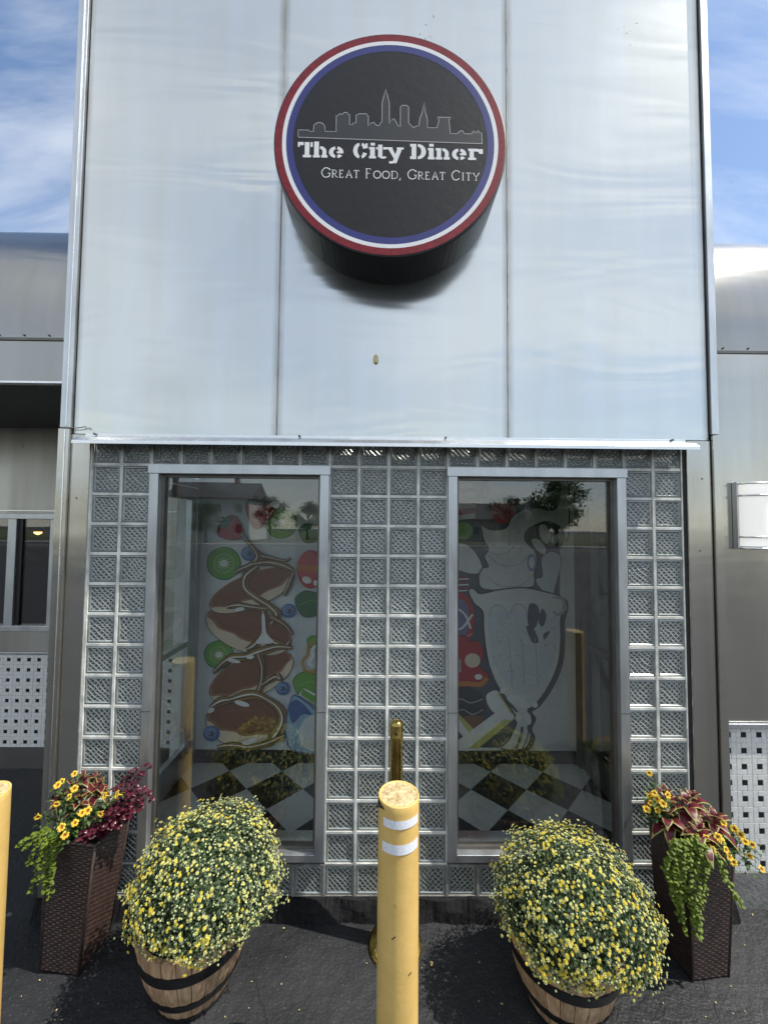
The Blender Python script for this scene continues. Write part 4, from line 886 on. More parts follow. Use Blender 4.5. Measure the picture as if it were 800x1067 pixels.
b = MB(); b.lathe([(.122, -.002), (.122, .006), (.112, .010), (.06, .014), (.036, .018)], 0, 0, 48); b.build('flange', M['brass'], BP, smooth=True, local=True)
b = MB(); b.lathe([(.0305, .012), (.0305, .93), (.0312, .932), (.0312, .934), (.0305, .936), (.0305, .985), (.027, .996), (.018, 1.003), (.006, 1.006), (.0001, 1.006)], 0, 0, 32); b.build('tube', M['brass'], BP, smooth=True, local=True)
b = MB(); b.lathe([(.0001, .0), (.0072, .0), (.0072, .002)], 0, 0, 14); b.v = [(p[0]-.002, -.0303-p[2], .955+p[1]) for p in b.v]; b.build('bolt_hole', M['hole'], BP, local=True)
for a in range(6):
    t = R(a*60+20); b = MB(); b.lathe([(.007, .0095), (.007, .0135), (.001, .0142)], .088*_c(t), .088*_s(t), 10); b.build('screw', M['alu_dark'], BP, local=True)
for k, (x, y, r_) in enumerate([(.083, 1.835, .135)]):
    pass

# ------------------------------------------------------------ half barrels
def barrel(loc, label, rz=0, tilt=(0, 0)):
    T_ = thing('half_barrel', loc, label, 'barrel planter', 'half barrels holding chrysanthemums', rot=(tilt[0], tilt[1], rz))
    hh = .31; r0, r1 = .136, .228; n = 26
    def rad(z): t = z/hh; return r0+(r1-r0)*t+.016*math.sin(math.pi*t)
    b = MB(); tone = []
    for k in range(n):
        a0, a1 = 2*math.pi*k/n+.006, 2*math.pi*(k+1)/n-.006; am = (a0+a1)/2; nz_ = 9
        tt = random.uniform(.72, 1.12)
        vs = []
        for i in range(nz_+1):
            z = .012+(hh-.012)*i/nz_; q = rad(z)
            for a, d in ((a0, -.002), (am, 0), (a1, -.002)): vs.append(((q+d)*_c(a), (q+d)*_s(a), z))
            for a in (a1, a0): vs.append(((q-.02)*_c(a), (q-.02)*_s(a), z))
        fs = [(i*5+j, i*5+(j+1) % 5, (i+1)*5+(j+1) % 5, (i+1)*5+j) for i in range(nz_) for j in range(5)]+[(4, 3, 2, 1, 0), tuple(nz_*5+j for j in range(5))]
        b.add(vs, fs); tone += [tt]*len(fs)
    o = b.build('staves', M['wood'], T_, local=True)
    ca = o.data.color_attributes.new('tone', 'FLOAT_COLOR', 'CORNER')
    for pg in o.data.polygons:
        t_ = tone[pg.index]
        for li in pg.loop_indices: ca.data[li].color = (t_, t_, t_, 1)
    for z0, z1 in ((.208, .250), (.078, .112), (.0, .026)):
        b = MB(); b.lathe([(rad(z0)-.004, z0), (rad(z0)+.004, z0+.001), (rad(z1)+.004, z1-.001), (rad(z1)-.004, z1)], 0, 0, 64); b.build('hoop', M['hoop'], T_, smooth=False, local=True)
        
    b = MB(); b.lathe([(r1-.016, hh-.03), (.0001, hh-.015)], 0, 0, 32); b.build('soil', M['soil'], T_, local=True)
    b = MB(); b.lathe([(r0-.006, .02), (.0001, .02)], 0, 0, 26); b.build('bottom_board', M['wood'], T_, local=True)
    return T_
BLx, BLy = -.757, 1.695
BRx, BRy = .757, 1.640
barrel((BLx, BLy, 0), 'oak half barrel under the left chrysanthemum, next to the left wicker planter')
barrel((BRx, BRy, 0), 'oak half barrel under the right chrysanthemum, next to the right wicker planter', 1.1)

# ------------------------------------------------------------ chrysanthemums
def frame(nrm):
    a = nrm.orthogonal().normalized(); return a, nrm.cross(a)
def flower_mesh(kind):
    b = MB()
    if kind == 'open':
        npet = 13
        for ring_, (r_, lift, wd) in enumerate(((.0125, .0005, .0026), (.0095, .003, .0022))):
            for k in range(npet):
                t = 2*math.pi*(k+.5*ring_)/npet; d = Vector((_c(t), _s(t), 0)); s_ = Vector((-_s(t), _c(t), 0))
                q = r_*random.uniform(.9, 1.08); z = Vector((0, 0, lift))
                b.add([d*.002+z*.3, d*q*.6+s_*wd+z+Vector((0, 0, .0012)), d*q+z, d*q*.6-s_*wd+z+Vector((0, 0, .0012))], [(0, 1, 2, 3)], 0)
        b.lathe([(.0042, .002), (.0036, .0045), (.0001, .0054)], 0, 0, 8, 1)
    elif kind == 'half':
        for k in range(9):
            t = 2*math.pi*k/9; d = Vector((_c(t), _s(t), 0)); s_ = Vector((-_s(t), _c(t), 0))
            b.add([d*.0028, d*.0062+s_*.0024+Vector((0, 0, .003)), d*.0085+Vector((0, 0, .006)), d*.0062-s_*.0024+Vector((0, 0, .003))], [(0, 1, 2, 3)], 0)
        b.lathe([(.0038, .001), (.0036, .0052), (.0001, .0068)], 0, 0, 7, 1)
    else:
        b.lathe([(.0015, -.001), (.0046, .002), (.0044, .0048), (.0001, .0072)], 0, 0, 7, 0)
        b.lathe([(.0048, .0005), (.0052, .0035)], 0, 0, 7, 1)
    return b
def mum(label, cx, cy, cz, rx, ry, rz_, seed, nflow=1250, yellow=.5, bxy=(0, 0)):
    random.seed(seed)
    T_ = thing('chrysanthemum', (cx, cy, .27), label, 'chrysanthemum', 'yellow chrysanthemums in half barrels')
    C_ = Vector((cx, cy, cz))
    def lump(d): return 1+.06*math.sin(d.x*5.1+seed)*math.cos(d.y*4.3+1)+.045*math.sin(d.z*8+d.x*7+seed)+.035*math.sin(d.y*13+d.z*9)+.03*math.sin(d.x*17+d.z*5)*math.sin(d.y*15+seed)
    def surf(d, k=1): 
        q = lump(d)*k; d = Vector((d.x, d.y, d.z*(1 if d.z > 0 else .71))); return C_+Vector((d.x*rx*q, d.y*ry*q, d.z*rz_*q))
    def rd(zmin=-.72):
        while True:
            d = Vector((random.gauss(0, 1), random.gauss(0, 1), random.gauss(0, 1))).normalized()
            if d.z > zmin: return d
    # woody stems and dense inner foliage
    st = MB()
    for k in range(70):
        d = rd(-.3); p0 = Vector((cx+random.uniform(-.03, .03), cy+random.uniform(-.03, .03), .275)); p2 = surf(d, .93); p1 = (p0+p2)/2+Vector((d.x*.05, d.y*.05, -.02)); st.tube([p0, p1, p2], [.004, .0025, .0015], 5)
    st.build('stem', M['stem'], T_)
    lf = MB()
    for k in range(9500):
        d = rd(); q = random.uniform(.70, 1.0)**.6 if k % 4 else random.uniform(.5, .8); p = surf(d, q)
        if p.z < .31 and math.hypot(p.x-bxy[0], p.y-bxy[1]) < .236: continue
        nrm = (d+Vector((random.gauss(0, .45), random.gauss(0, .45), random.gauss(0, .45)+.25))).normalized(); a, b_ = frame(nrm)
        t = random.uniform(0, 6.28); u = a*_c(t)+b_*_s(t); v = nrm.cross(u); l_ = random.uniform(.010, .019); w_ = l_*.33
        c0 = p; c1 = p+u*l_; 
        lf.add([c0, p+u*l_*.45+v*w_+nrm*.002, c1-nrm*.003, p+u*l_*.5-v*w_+nrm*.002], [(0, 1, 2), (0, 2, 3)], 1 if random.random() < .5 else 0)
    core = MB(); vs = []; nn, mm_ = 24, 14
    for i in range(mm_+1):
        for k in range(nn):
            ph = R(-40+130*i/mm_); t = 2*math.pi*k/nn; d = Vector((_c(ph)*_c(t), _c(ph)*_s(t), _s(ph))); vs.append(surf(d, .66+.05*math.sin(k*2.3+i)))
    lf.add(vs, [(i*nn+k, i*nn+(k+1) % nn, (i+1)*nn+(k+1) % nn, (i+1)*nn+k) for i in range(mm_) for k in range(nn)], 0)
    lf.build('foliage', [M['leaf'], M['leaf_pale']], T_)
    # blossoms
    protos = {k: flower_mesh(k) for k in ('open', 'half', 'bud')}
    mats = {'open': [M['petal'], M['eye']], 'half': [M['petal_pale'], M['petal']], 'bud': [M['bud'], M['leaf_pale']]}
    items = []; grid = {}
    tries = 0
    while len(items) < nflow and tries < 40000:
        tries += 1; d = rd(-.62); p = surf(d, random.uniform(.95, 1.03) if random.random() < .85 else random.uniform(1.03, 1.09))
        if p.z < .315 and math.hypot(p.x-bxy[0], p.y-bxy[1]) < .238: continue
        key = tuple(int(q/.0100) for q in p)
        if key in grid: continue
        grid[key] = 1
        side = yellow+.30*math.sin(d.x*2.2+seed)-.1*d.z+.12*math.sin(d.y*7+d.x*9)
        side += .35*math.sin(p.x*41+seed)*math.sin(p.y*37+p.z*33); r_ = random.random(); kind = 'open' if r_ < side*.6 else ('half' if r_ < side*.6+.33 else 'bud')
        nrm = (d+Vector((random.gauss(0, .28), random.gauss(0, .28), .3+random.gauss(0, .2)))).normalized()
        items.append((p, nrm, kind, random.uniform(.56, .84)*(1 if kind != 'open' else random.uniform(.60, .88)), random.uniform(0, 6.28)))
    eye = Vector((0, 0, H))
    items.sort(key=lambda it: -(it[1].dot((eye-it[0]).normalized())*it[3]*({'open': 2, 'half': 1.1, 'bud': .8}[it[2]])))
    meshes = {}
    rest = MB(); matlist = [M['petal'], M['eye'], M['petal_pale'], M['bud'], M['leaf_pale']]
    remap = {'open': (0, 1), 'half': (2, 0), 'bud': (3, 4)}
    T0 = Vector(T_.location)
    for i, (p, nrm, kind, s_, t) in enumerate(items):
        a, b_ = frame(nrm); u = a*_c(t)+b_*_s(t); v = nrm.cross(u)
        mt = Matrix((u, v, nrm)).transposed()
        if i < 100:
            if kind not in meshes:
                o = protos[kind].build('blossom', mats[kind], T_, smooth=False, local=True); meshes[kind] = o.data
            else:
                o = bpy.data.objects.new('blossom', meshes[kind]); COL.objects.link(o); o.parent = T_
            o.matrix_basis = Matrix.Translation(p-T0) @ mt.to_4x4() @ Matrix.Scale(s_, 4)
        else:
            pr_ = protos[kind]; rest.add([p+mt @ (Vector(q)*s_) for q in pr_.v], pr_.f, 0)
            rest.m[-len(pr_.f):] = [remap[kind][m_] for m_ in pr_.m]
    o = rest.build('blossoms', matlist, T_); o['kind'] = 'stuff'
    return T_
mum('round yellow chrysanthemum in the left barrel beside the wicker planter with petunias', -.692, 1.640, .468, .286, .264, .236, 3, 3000, .36, (BLx, BLy))
mum('round yellow chrysanthemum in the right barrel, paler at its left side', .783, 1.590, .408, .296, .260, .238, 8, 3000, .38, (BRx, BRy))

# ------------------------------------------------------------ wicker planters
PH, PB, PT = .55, .085, .106
def wicker(loc, rz, label, tilt=(0, 0)):
    T_ = thing('wicker_planter', loc, label, 'planter', 'tall wicker planters beside the barrels', rot=(tilt[0], tilt[1], rz))
    nr, ns = 54, 11; sub = 4
    for sd in range(4):
        b = MB(); NU, NV = ns*sub, nr*3; vs = []
        for j in range(NV+1):
            t = j/NV; hw_ = PB+(PT-PB)*t; row = j/3; fr_ = row-math.floor(row); prof = math.sin(math.pi*min(.999, fr_+.17)) if j % 3 else .15
            for i in range(NU+1):
                s_ = i/NU; over = .5+.5*_c(math.pi*(s_*ns+math.floor(row+1e-6)))
                d = .0042*prof*(.5+.6*over)
                if i in (0, NU): d = 0
                vs.append((-hw_+2*hw_*s_, -hw_-d, t*(PH-.016)+.006))
        ca, sa = _c(sd*math.pi/2), _s(sd*math.pi/2)
        b.add([(x*ca-y*sa, x*sa+y*ca, z) for x, y, z in vs], [(j*(NU+1)+i, j*(NU+1)+i+1, (j+1)*(NU+1)+i+1, (j+1)*(NU+1)+i) for j in range(NV) for i in range(NU)])
        b.build('woven_side', M['wicker'], T_, smooth=True, local=True)
    b = MB()
    for sd in range(4):
        a = math.pi/4+sd*math.pi/2; b.tube([(PB*1.414*_c(a), PB*1.414*_s(a), .0), (PT*1.414*_c(a), PT*1.414*_s(a), PH-.01)], .0055, 6)
    b.build('corner_cane', M['wicker'], T_, smooth=True, local=True)
    b = MB(); q = PT+.003
    for sd in range(4):
        ca, sa = _c(sd*math.pi/2), _s(sd*math.pi/2); pts = []
        for k in range(34): pts.append((-q+2*q*k/33, -q+.002*math.sin(k*1.9), PH-.004+.0025*_c(k*1.9)))
        b.tube([(x*ca-y*sa, x*sa+y*ca, z) for x, y, z in pts], .0078, 6)
    b.build('rolled_rim', M['wicker'], T_, smooth=True, local=True)
    b = MB(); q = PT-.006; b.add([(-q, -q, PH-.03), (q, -q, PH-.03), (q, q, PH-.03), (-q, q, PH-.03)], [(0, 1, 2, 3)]); b.build('soil', M['soil'], T_, local=True)
    b = MB(); b.box(-PB+.004, PB-.004, -PB+.004, PB-.004, .0, .02); b.build('base', M['black'], T_, local=True)
    return T_
PLx, PLy, PRx, PRy = -1.340, 1.805, 1.408, 1.785
wicker((PLx, PLy, 0), R(-3), 'dark wicker planter with petunias at the left of the left barrel', tilt=(R(-1.5), R(4)))
wicker((PRx, PRy, 0), R(6), 'dark wicker planter with coleus in front of the right mosaic tiles')

def leaf(b, p, d, up, l_, w_, droop=.5, mats=(0, 1), shape='coleus', fold=.25, n=6):
    """one leaf: centre faces and edge faces"""
    d = d.normalized(); s_ = d.cross(up).normalized(); nrm = s_.cross(d).normalized(); vs = []
    for i in range(n+1):
        t = i/n
        if shape == 'coleus': wv = math.sin(math.pi*min(1, t**.75))*(1-.25*t)+.02; wv *= 1+.07*(-1)**i
        else: wv = math.sin(math.pi*(t*.93+.03))**.6
        c_ = p+d*l_*t*(1-.25*droop*t)-Vector((0, 0, 1))*droop*l_*t*t*.7+nrm*l_*.12*math.sin(math.pi*t)
        for q in (-1, -.78, 0, .78, 1): vs.append(c_+s_*q*w_*wv*.5+nrm*abs(q)*w_*wv*fold*.5-nrm*(.06*w_ if abs(q) == 1 else 0))
    fs = []; ms = []
    o = len(b.v); b.v += [tuple(v) for v in vs]
    for i in range(n):
        for j in range(4):
            b.f.append((o+i*5+j, o+i*5+j+1, o+(i+1)*5+j+1, o+(i+1)*5+j)); b.m.append(mats[1] if j in (0, 3) or i == n-1 else mats[0])
def coleus(x, y, z, label, seed, nl, ll, out=(0, 0), spread=1.0):
    random.seed(seed); T_ = thing('coleus', (x, y, z-.04), label, 'coleus plant', 'coleus plants in the wicker planters'); b = MB(); st = MB()
    heads = [(0, 0, .10)]+[(spread*.055*_c(k*1.26+seed), spread*.055*_s(k*1.26+seed), random.uniform(.045, .09)) for k in range(5)]
    for hx, hy, hz in heads:
        top = Vector((x+hx+out[0]*.5, y+hy+out[1]*.5, z+hz)); st.tube([(x+hx*.3, y+hy*.3, PH-.04), (x+hx*.8, y+hy*.8, z+hz*.5), top], [.004, .003, .002], 6)
        for lv in range(3):
            for k in range(nl):
                t = k*2*math.pi/nl+lv*.9+random.uniform(-.3, .3)+hx*20; el = (.15, .45, .9)[lv]+random.uniform(-.15, .2)
                d = Vector((_c(t)*_c(el), _s(t)*_c(el), _s(el)*.8)); q = ll*(1, .82, .5)[lv]*random.uniform(.8, 1.15)
                leaf(b, top+Vector((0, 0, (lv-2)*.022)), d, Vector((0, 0, 1)), q, q*.52, droop=(.75, .5, .2)[lv]*random.uniform(.7, 1.3))
    b.build('foliage', [M['col_red'], M['col_edge']], T_, smooth=True); st.build('stem', M['stem'], T_)
    return T_
def petunia_flower():
    b = MB(); n = 5
    for k in range(n):
        t0 = 2*math.pi*k/n; vs = [Vector((0, 0, -.004))]
        P = []
        for j in range(7):
            t = t0+(j/6-.5)*2*math.pi/n*.98; r_ = .0175*(1-.30*abs(j/3-1)**2.5)*(1-.10*(j == 3)); P.append((t, r_))
        inner = [Vector((.0055*_c(t), .0055*_s(t), .0005)) for t, r_ in P]; mid = [Vector((r_*.65*_c(t), r_*.65*_s(t), .0045)) for t, r_ in P]; outer = [Vector((r_*_c(t), r_*_s(t), .003+.0012*math.sin(i*2))) for i, (t, r_) in enumerate(P)]
        o = len(b.v); b.v += [tuple(v) for v in vs+inner+mid+outer]
        for j in range(6):
            b.f += [(o, o+1+j, o+2+j), (o+1+j, o+8+j, o+9+j, o+2+j), (o+8+j, o+15+j, o+16+j, o+9+j)]; b.m += [1, 0 if j in (0, 5) else 0, 0]
        b.add([Vector((.0045*_c(t0-.22), .0045*_s(t0-.22), .0014)), Vector((.0095*_c(t0), .0095*_s(t0), .0042)), Vector((.0045*_c(t0+.22), .0045*_s(t0+.22), .0014))], [(0, 1, 2)], 1)
    b.tube([(0, 0, -.022), (0, 0, -.010), (0, 0, .0005)], [.0016, .0026, .0052], 7, 0, caps=False)
    return b
PF = None
def petunia(x, y, z, label, spots, seed, group='petunias in the wicker planters'):
    """spots: flower centres (x, y, z)"""
    global PF
    random.seed(seed); T_ = thing('petunia', (x, y, z-.04), label, 'petunia plant', group); lf = MB(); st = MB(); base = Vector((x, y, z-.03)); T0 = Vector(T_.location)
    for (fx, fy, fz) in spots:
        p = Vector((fx, fy, fz)); mid = (p+base)/2+Vector((0, 0, .03)); st.tube([base, mid, p-Vector((0, 0, .006))], [.002, .0016, .0012], 5)
        for k in range(26):
            q = base.lerp(mid, random.random()) if k < 4 else mid.lerp(p, random.random()); q = q+Vector((random.gauss(0, .02), random.gauss(0, .014), random.gauss(0, .014)-.012)); d = Vector((random.gauss(0, 1), random.gauss(0, 1)-.5, random.gauss(.2, .6))); l_ = random.uniform(.014, .026)
            leaf(lf, q, d, Vector((0.1, 0, 1)), l_, l_*.5, droop=.4, mats=(0, 0), shape='oval', n=3)
        face = Vector((random.gauss(-p.x*.2, .5), -1, .75+random.gauss(0, .45))).normalized(); a, b_ = frame(face); t = random.uniform(0, 6.28); u = a*_c(t)+b_*_s(t)
        if PF is None: PF = petunia_flower().build('flower', [M['flower'], M['throat']], T_, local=True); o = PF
        else: o = bpy.data.objects.new('flower', PF.data); COL.objects.link(o); o.parent = T_
        o.matrix_basis = Matrix.Translation(p-T0+face*.01) @ Matrix((u, face.cross(u), face)).transposed().to_4x4() @ Matrix.Scale(random.uniform(.8, 1.02), 4)
    lf.build('foliage', M['green'], T_, smooth=True); st.build('stem', M['stem'], T_)
def trailing(x, y, z, label, strands, seed, m_='lime', lsz=.015):
    random.seed(seed); T_ = thing('creeping_jenny', (x, y, z-.03), label, 'trailing plant', 'lime trailing plants over the planter rims'); lf = MB(); st = MB()
    for pts in strands:
        pts = [Vector(p) for p in pts]; cv = []
        for i in range(len(pts)-1):
            for j in range(8): cv.append(pts[i].lerp(pts[i+1], j/8)+Vector((random.gauss(0, .002), random.gauss(0, .002), 0)))
        cv.append(pts[-1]); st.tube(cv, .0011, 5)
        L_ = sum((cv[i+1]-cv[i]).length for i in range(len(cv)-1)); ncl = int(L_/.0085)
        for k in range(ncl):
            q = cv[min(len(cv)-1, int(k/ncl*len(cv)))]
            for sgn in (-1, 1):
                t = k*1.4+sgn*1.57+random.uniform(-.4, .4); d = Vector((_c(t), -abs(_s(t))-.3, random.uniform(-.2, .3))); l_ = lsz*random.uniform(.75, 1.2)
                leaf(lf, q+Vector((random.gauss(0, .003), random.gauss(0, .003), random.gauss(0, .003))), d, Vector((.1, -.5, 1)), l_, l_*.9, droop=.3, mats=(0, 0), shape='oval', fold=.12, n=3)
    lf.build('foliage', M[m_], T_, smooth=True); st.build('stem', M['stem'], T_)
def wineplant(x, y, z, label, seed, spots):
    random.seed(seed); T_ = thing('burgundy_plant', (x, y, z-.04), label, 'foliage plant'); lf = MB(); st = MB(); base = Vector((x, y, z-.03))
    for sp in spots:
        p = Vector(sp); mid = (p+base)/2+Vector((0, 0, .015)); st.tube([base, mid, p], [.003, .002, .0012], 5)
        for k in range(24):
            t_ = k/24; q = (base.lerp(mid, t_*2) if t_ < .5 else mid.lerp(p, t_*2-1)) if k > 6 else p
            t = k*2.4; d = Vector((_c(t), _s(t)-.3, random.uniform(-.1, .5))); l_ = random.uniform(.016, .028)
            leaf(lf, q+Vector((random.gauss(0, .010), random.gauss(0, .008), random.gauss(0, .010))), d, Vector((0, -.2, 1)), l_, l_*.62, droop=.3, mats=(0, 0), shape='oval', n=4)
    lf.build('foliage', M['wine'], T_, smooth=True); st.build('stem', M['wine'], T_)
def P3(px_, py_, y_):
    x_, z_ = at(px_, py_, y_); return (x_, y_, z_)
ZT = PH
# left planter
lx, ly = PLx+.035, PLy-.01
coleus(lx-.045, ly+.02, ZT+.095, 'red coleus with lime-edged leaves at the back of the left wicker planter', 4, 4, .082, spread=1.3)
petunia(lx-.035, ly-.03, ZT, 'yellow petunias with rusty throats in the left wicker planter', [P3(u_, v_, y_) for u_, v_, y_ in ((79, 807, 1.77), (61, 819, 1.75), (66, 815, 1.78), (78, 822, 1.74), (60, 836, 1.71), (74, 831, 1.72), (92, 845, 1.70), (86, 848, 1.69), (112, 829, 1.73), (125, 828, 1.74), (107, 846, 1.70), (40, 849, 1.70), (66, 862, 1.66), (79, 858, 1.67), (67, 870, 1.65))], 5)
wineplant(lx+.075, ly-.01, ZT, 'glossy burgundy foliage plant at the right side of the left wicker planter', 6, [P3(u_, v_, y_) for u_, v_, y_ in ((154, 800, 1.84), (146, 803, 1.85), (128, 815, 1.85), (136, 808, 1.86), (143, 815, 1.80), (122, 822, 1.82), (130, 830, 1.80), (112, 850, 1.74), (104, 856, 1.71), (126, 842, 1.77), (152, 826, 1.80), (157, 829, 1.80), (140, 828, 1.76), (132, 838, 1.75), (138, 843, 1.76), (128, 852, 1.72), (120, 846, 1.71), (147, 838, 1.80), (118, 862, 1.70), (100, 864, 1.69), (84, 870, 1.67), (92, 872, 1.68), (136, 850, 1.78), (145, 822, 1.84))])
trailing(lx-.09, ly-.06, ZT, 'lime green trailing plant spilling over the left planter', [[(lx-.09, ly-.06, ZT), P3(a_, b_, 1.70), P3(c_, d_, 1.67), P3(e_, f_, 1.665)] for a_, b_, c_, d_, e_, f_ in ((55, 868, 45, 890, 34, 928), (58, 870, 50, 895, 42, 920), (60, 872, 52, 900, 47, 930), (61, 874, 56, 900, 53, 934), (50, 862, 36, 870, 18, 882), (52, 864, 40, 872, 26, 884), (57, 866, 46, 880, 40, 905), (62, 876, 57, 890, 55, 915), (50, 862, 40, 880, 31, 900))], 7)
# right planter
rx_, ry_ = PRx, PRy
coleus(rx_-.025, ry_-.02, ZT+.03, 'large crimson coleus with pale edges in the right wicker planter', 12, 5, .118, spread=1.7)
petunia(rx_+.05, ry_-.06, ZT, 'yellow petunias hanging over the front right rim of the right planter', [P3(u_, v_, y_) for u_, v_, y_ in ((765, 864, 1.69), (752, 858, 1.70), (746, 872, 1.66), (735, 874, 1.66), (724, 873, 1.66), (741, 885, 1.64), (753, 885, 1.64), (775, 878, 1.67), (763, 898, 1.64), (757, 893, 1.64), (779, 890, 1.66), (781, 879, 1.68), (749, 876, 1.66), (791, 906, 1.66), (771, 869, 1.69))], 15)
petunia(rx_-.10, ry_-.01, ZT, 'yellow petunias at the left back rim of the right planter', [P3(u_, v_, y_) for u_, v_, y_ in ((675, 805, 1.86), (674, 827, 1.80), (680, 826, 1.79), (676, 835, 1.79), (685, 832, 1.78), (673, 844, 1.78), (690, 838, 1.76), (683, 843, 1.77), (693, 828, 1.78))], 16)
trailing(rx_-.06, ry_-.12, ZT, 'lime green trailing plant hanging long down the front of the right planter', [[(rx_-.05, ry_-.10, ZT), P3(a_, b_, 1.63), P3(c_, d_, 1.625), P3(e_, f_, 1.64)] for a_, b_, c_, d_, e_, f_ in ((700, 878, 692, 905, 705, 945), (704, 878, 700, 910, 707, 955), (708, 878, 704, 920, 713, 972), (712, 876, 712, 915, 720, 960), (716, 876, 718, 920, 722, 970), (722, 876, 726, 915, 728, 975), (728, 878, 732, 905, 730, 945), (732, 878, 736, 900, 733, 930), (702, 874, 696, 890, 694, 915), (718, 878, 722, 930, 725, 960), (710, 876, 708, 905, 710, 935), (745, 888, 755, 915, 770, 942), (724, 872, 728, 890, 738, 905))], 17, lsz=.0155)

# ------------------------------------------------------------ small litter on the asphalt
lit_m = mat('dry_leaf', (.45, .36, .16), .7, var=.3, vscale=60)
random.seed(5)
b = MB()
for px_, py_, s_ in tuple((random.uniform(20, 790), random.uniform(985, 1066), random.uniform(.003, .006)) for _ in range(34))+((449, 1002, .016), (500, 1005, .007), (474, 1018, .005), (521, 1047, .008), (297, 968, .008), (784, 955, .008), (311, 1053, .005), (775, 985, .005), (690, 1045, .005), (60, 1052, .006)):
    d = FW+RT*((px_-400)/FPX)-UP*((py_-533.5)/FPX); t = -H/d.z; p = Vector((d.x*t, d.y*t, .004))
    leaf(b, p, Vector((random.gauss(0, 1), random.gauss(0, 1), 0)), ZU, s_*1.5, s_, droop=-.1, mats=(0, 0), n=3)
tag(b.build('leaf_litter', lit_m), 'scraps of dry leaf scattered on the black asphalt', 'leaf litter', kind='stuff')

# ------------------------------------------------------------ across the street (mirrored in the glass and steel)
bark = mat('bark', (.12, .09, .065), .9, var=.3, vscale=20, bump=.5, bscale=30)
crown_ms = [mat('crown_green', (.05, .09, .025), .7, var=.35, vscale=1.2, trans=.2), mat('crown_dark_green', (.035, .065, .022), .7, var=.35, vscale=1.2, trans=.2)]
def tree_proto(seed, hgt, cw, cm, label):
    random.seed(seed); T_ = thing('street_tree', (0, 0, 0), label, 'tree', 'trees across the street')
    tr = MB(); tr.tube([(0, 0, 0), (.1, 0, hgt*.25), (0, .1, hgt*.5), (.1, 0, hgt*.8)], [.28, .22, .16, .05], 10)
    cl = []
    for k in range(16):
        a = k*2.4; z = hgt*random.uniform(.35, .9); q = cw*random.uniform(.35, .95)*(1-abs(z/hgt-.6)*.9); e = Vector((q*_c(a), q*_s(a), z)); tr.tube([(0, 0, z*.7), (q*.5*_c(a), q*.5*_s(a), z*.88), e], [.09, .05, .02], 6); cl.append(e)
    cl += [Vector((0, 0, hgt*.92)), Vector((0, 0, hgt*.75))]
    tr.build('trunk', bark, T_, smooth=True, local=True)
    lf = MB()
    for c_ in cl:
        for k in range(230):
            p = c_+Vector((random.gauss(0, 1), random.gauss(0, 1), random.gauss(0, .7)))*cw*.17; d = Vector((random.gauss(0, 1), random.gauss(0, 1), random.gauss(0, 1))).normalized(); a, b_ = frame(d); s_ = random.uniform(.10, .2)
            lf.add([p-a*s_, p-b_*s_*.5, p+a*s_, p+b_*s_*.5], [(0, 1, 2, 3)])
    lf.build('crown', cm, T_, local=True)
    return T_
tp = [tree_proto(1, 7.5, 3.2, crown_ms[0], 'green tree'), tree_proto(2, 10, 4.2, crown_ms[1], 'dark tree')]
tspots = [(-24, -30, 0, 1, 'small round tree at the far left across the street'), (-11.5, -33, 1, .95, 'broad dark tree across the street behind the first utility pole'), (-5, -27, 0, .75, 'short green tree between the white house and the pole'), (3.5, -30, 1, 1.05, 'tall dark tree directly across the street from the entrance'), (11.5, -26, 1, .9, 'leafy dark tree in front of the tan house'), (18, -32, 0, 1.2, 'wide green tree right of the tan house'), (-36, -34, 1, 1.0, 'dark tree beyond the white house'), (29, -33, 1, 1.1, 'dark tree at the far right across the street'), (7.5, -31, 0, .8, 'low green tree left of the tan house'), (15.5, -25, 0, .8, 'round green tree close to the right utility pole'), (-8, -36, 0, 1.15, 'green tree between the two white houses'), (-15.5, -26, 0, .6, 'small green tree on the lawn of the white two-storey house')]
used = set()
for x, y, k, s_, lb in tspots:
    o = tp[k] if k not in used else copy_tree(tp[k]); used.add(k); o.location = (x*1.25, y-13, .1); o.scale = (s_*(.62 if abs(x) < 13 else 1),)*3; o.rotation_euler.z = x; o['label'] = lb
roof_m = mat('grey_shingles', (.10, .10, .105), .9, var=.25, vscale=6); sid_w = mat('white_siding', (.66, .66, .64), .7, var=.05, vscale=2); sid_t = mat('tan_siding', (.42, .36, .27), .7, var=.06, vscale=2); dkg = mat('dark_window_glass', (.03, .035, .04), .1, spec=.8, var=.1)
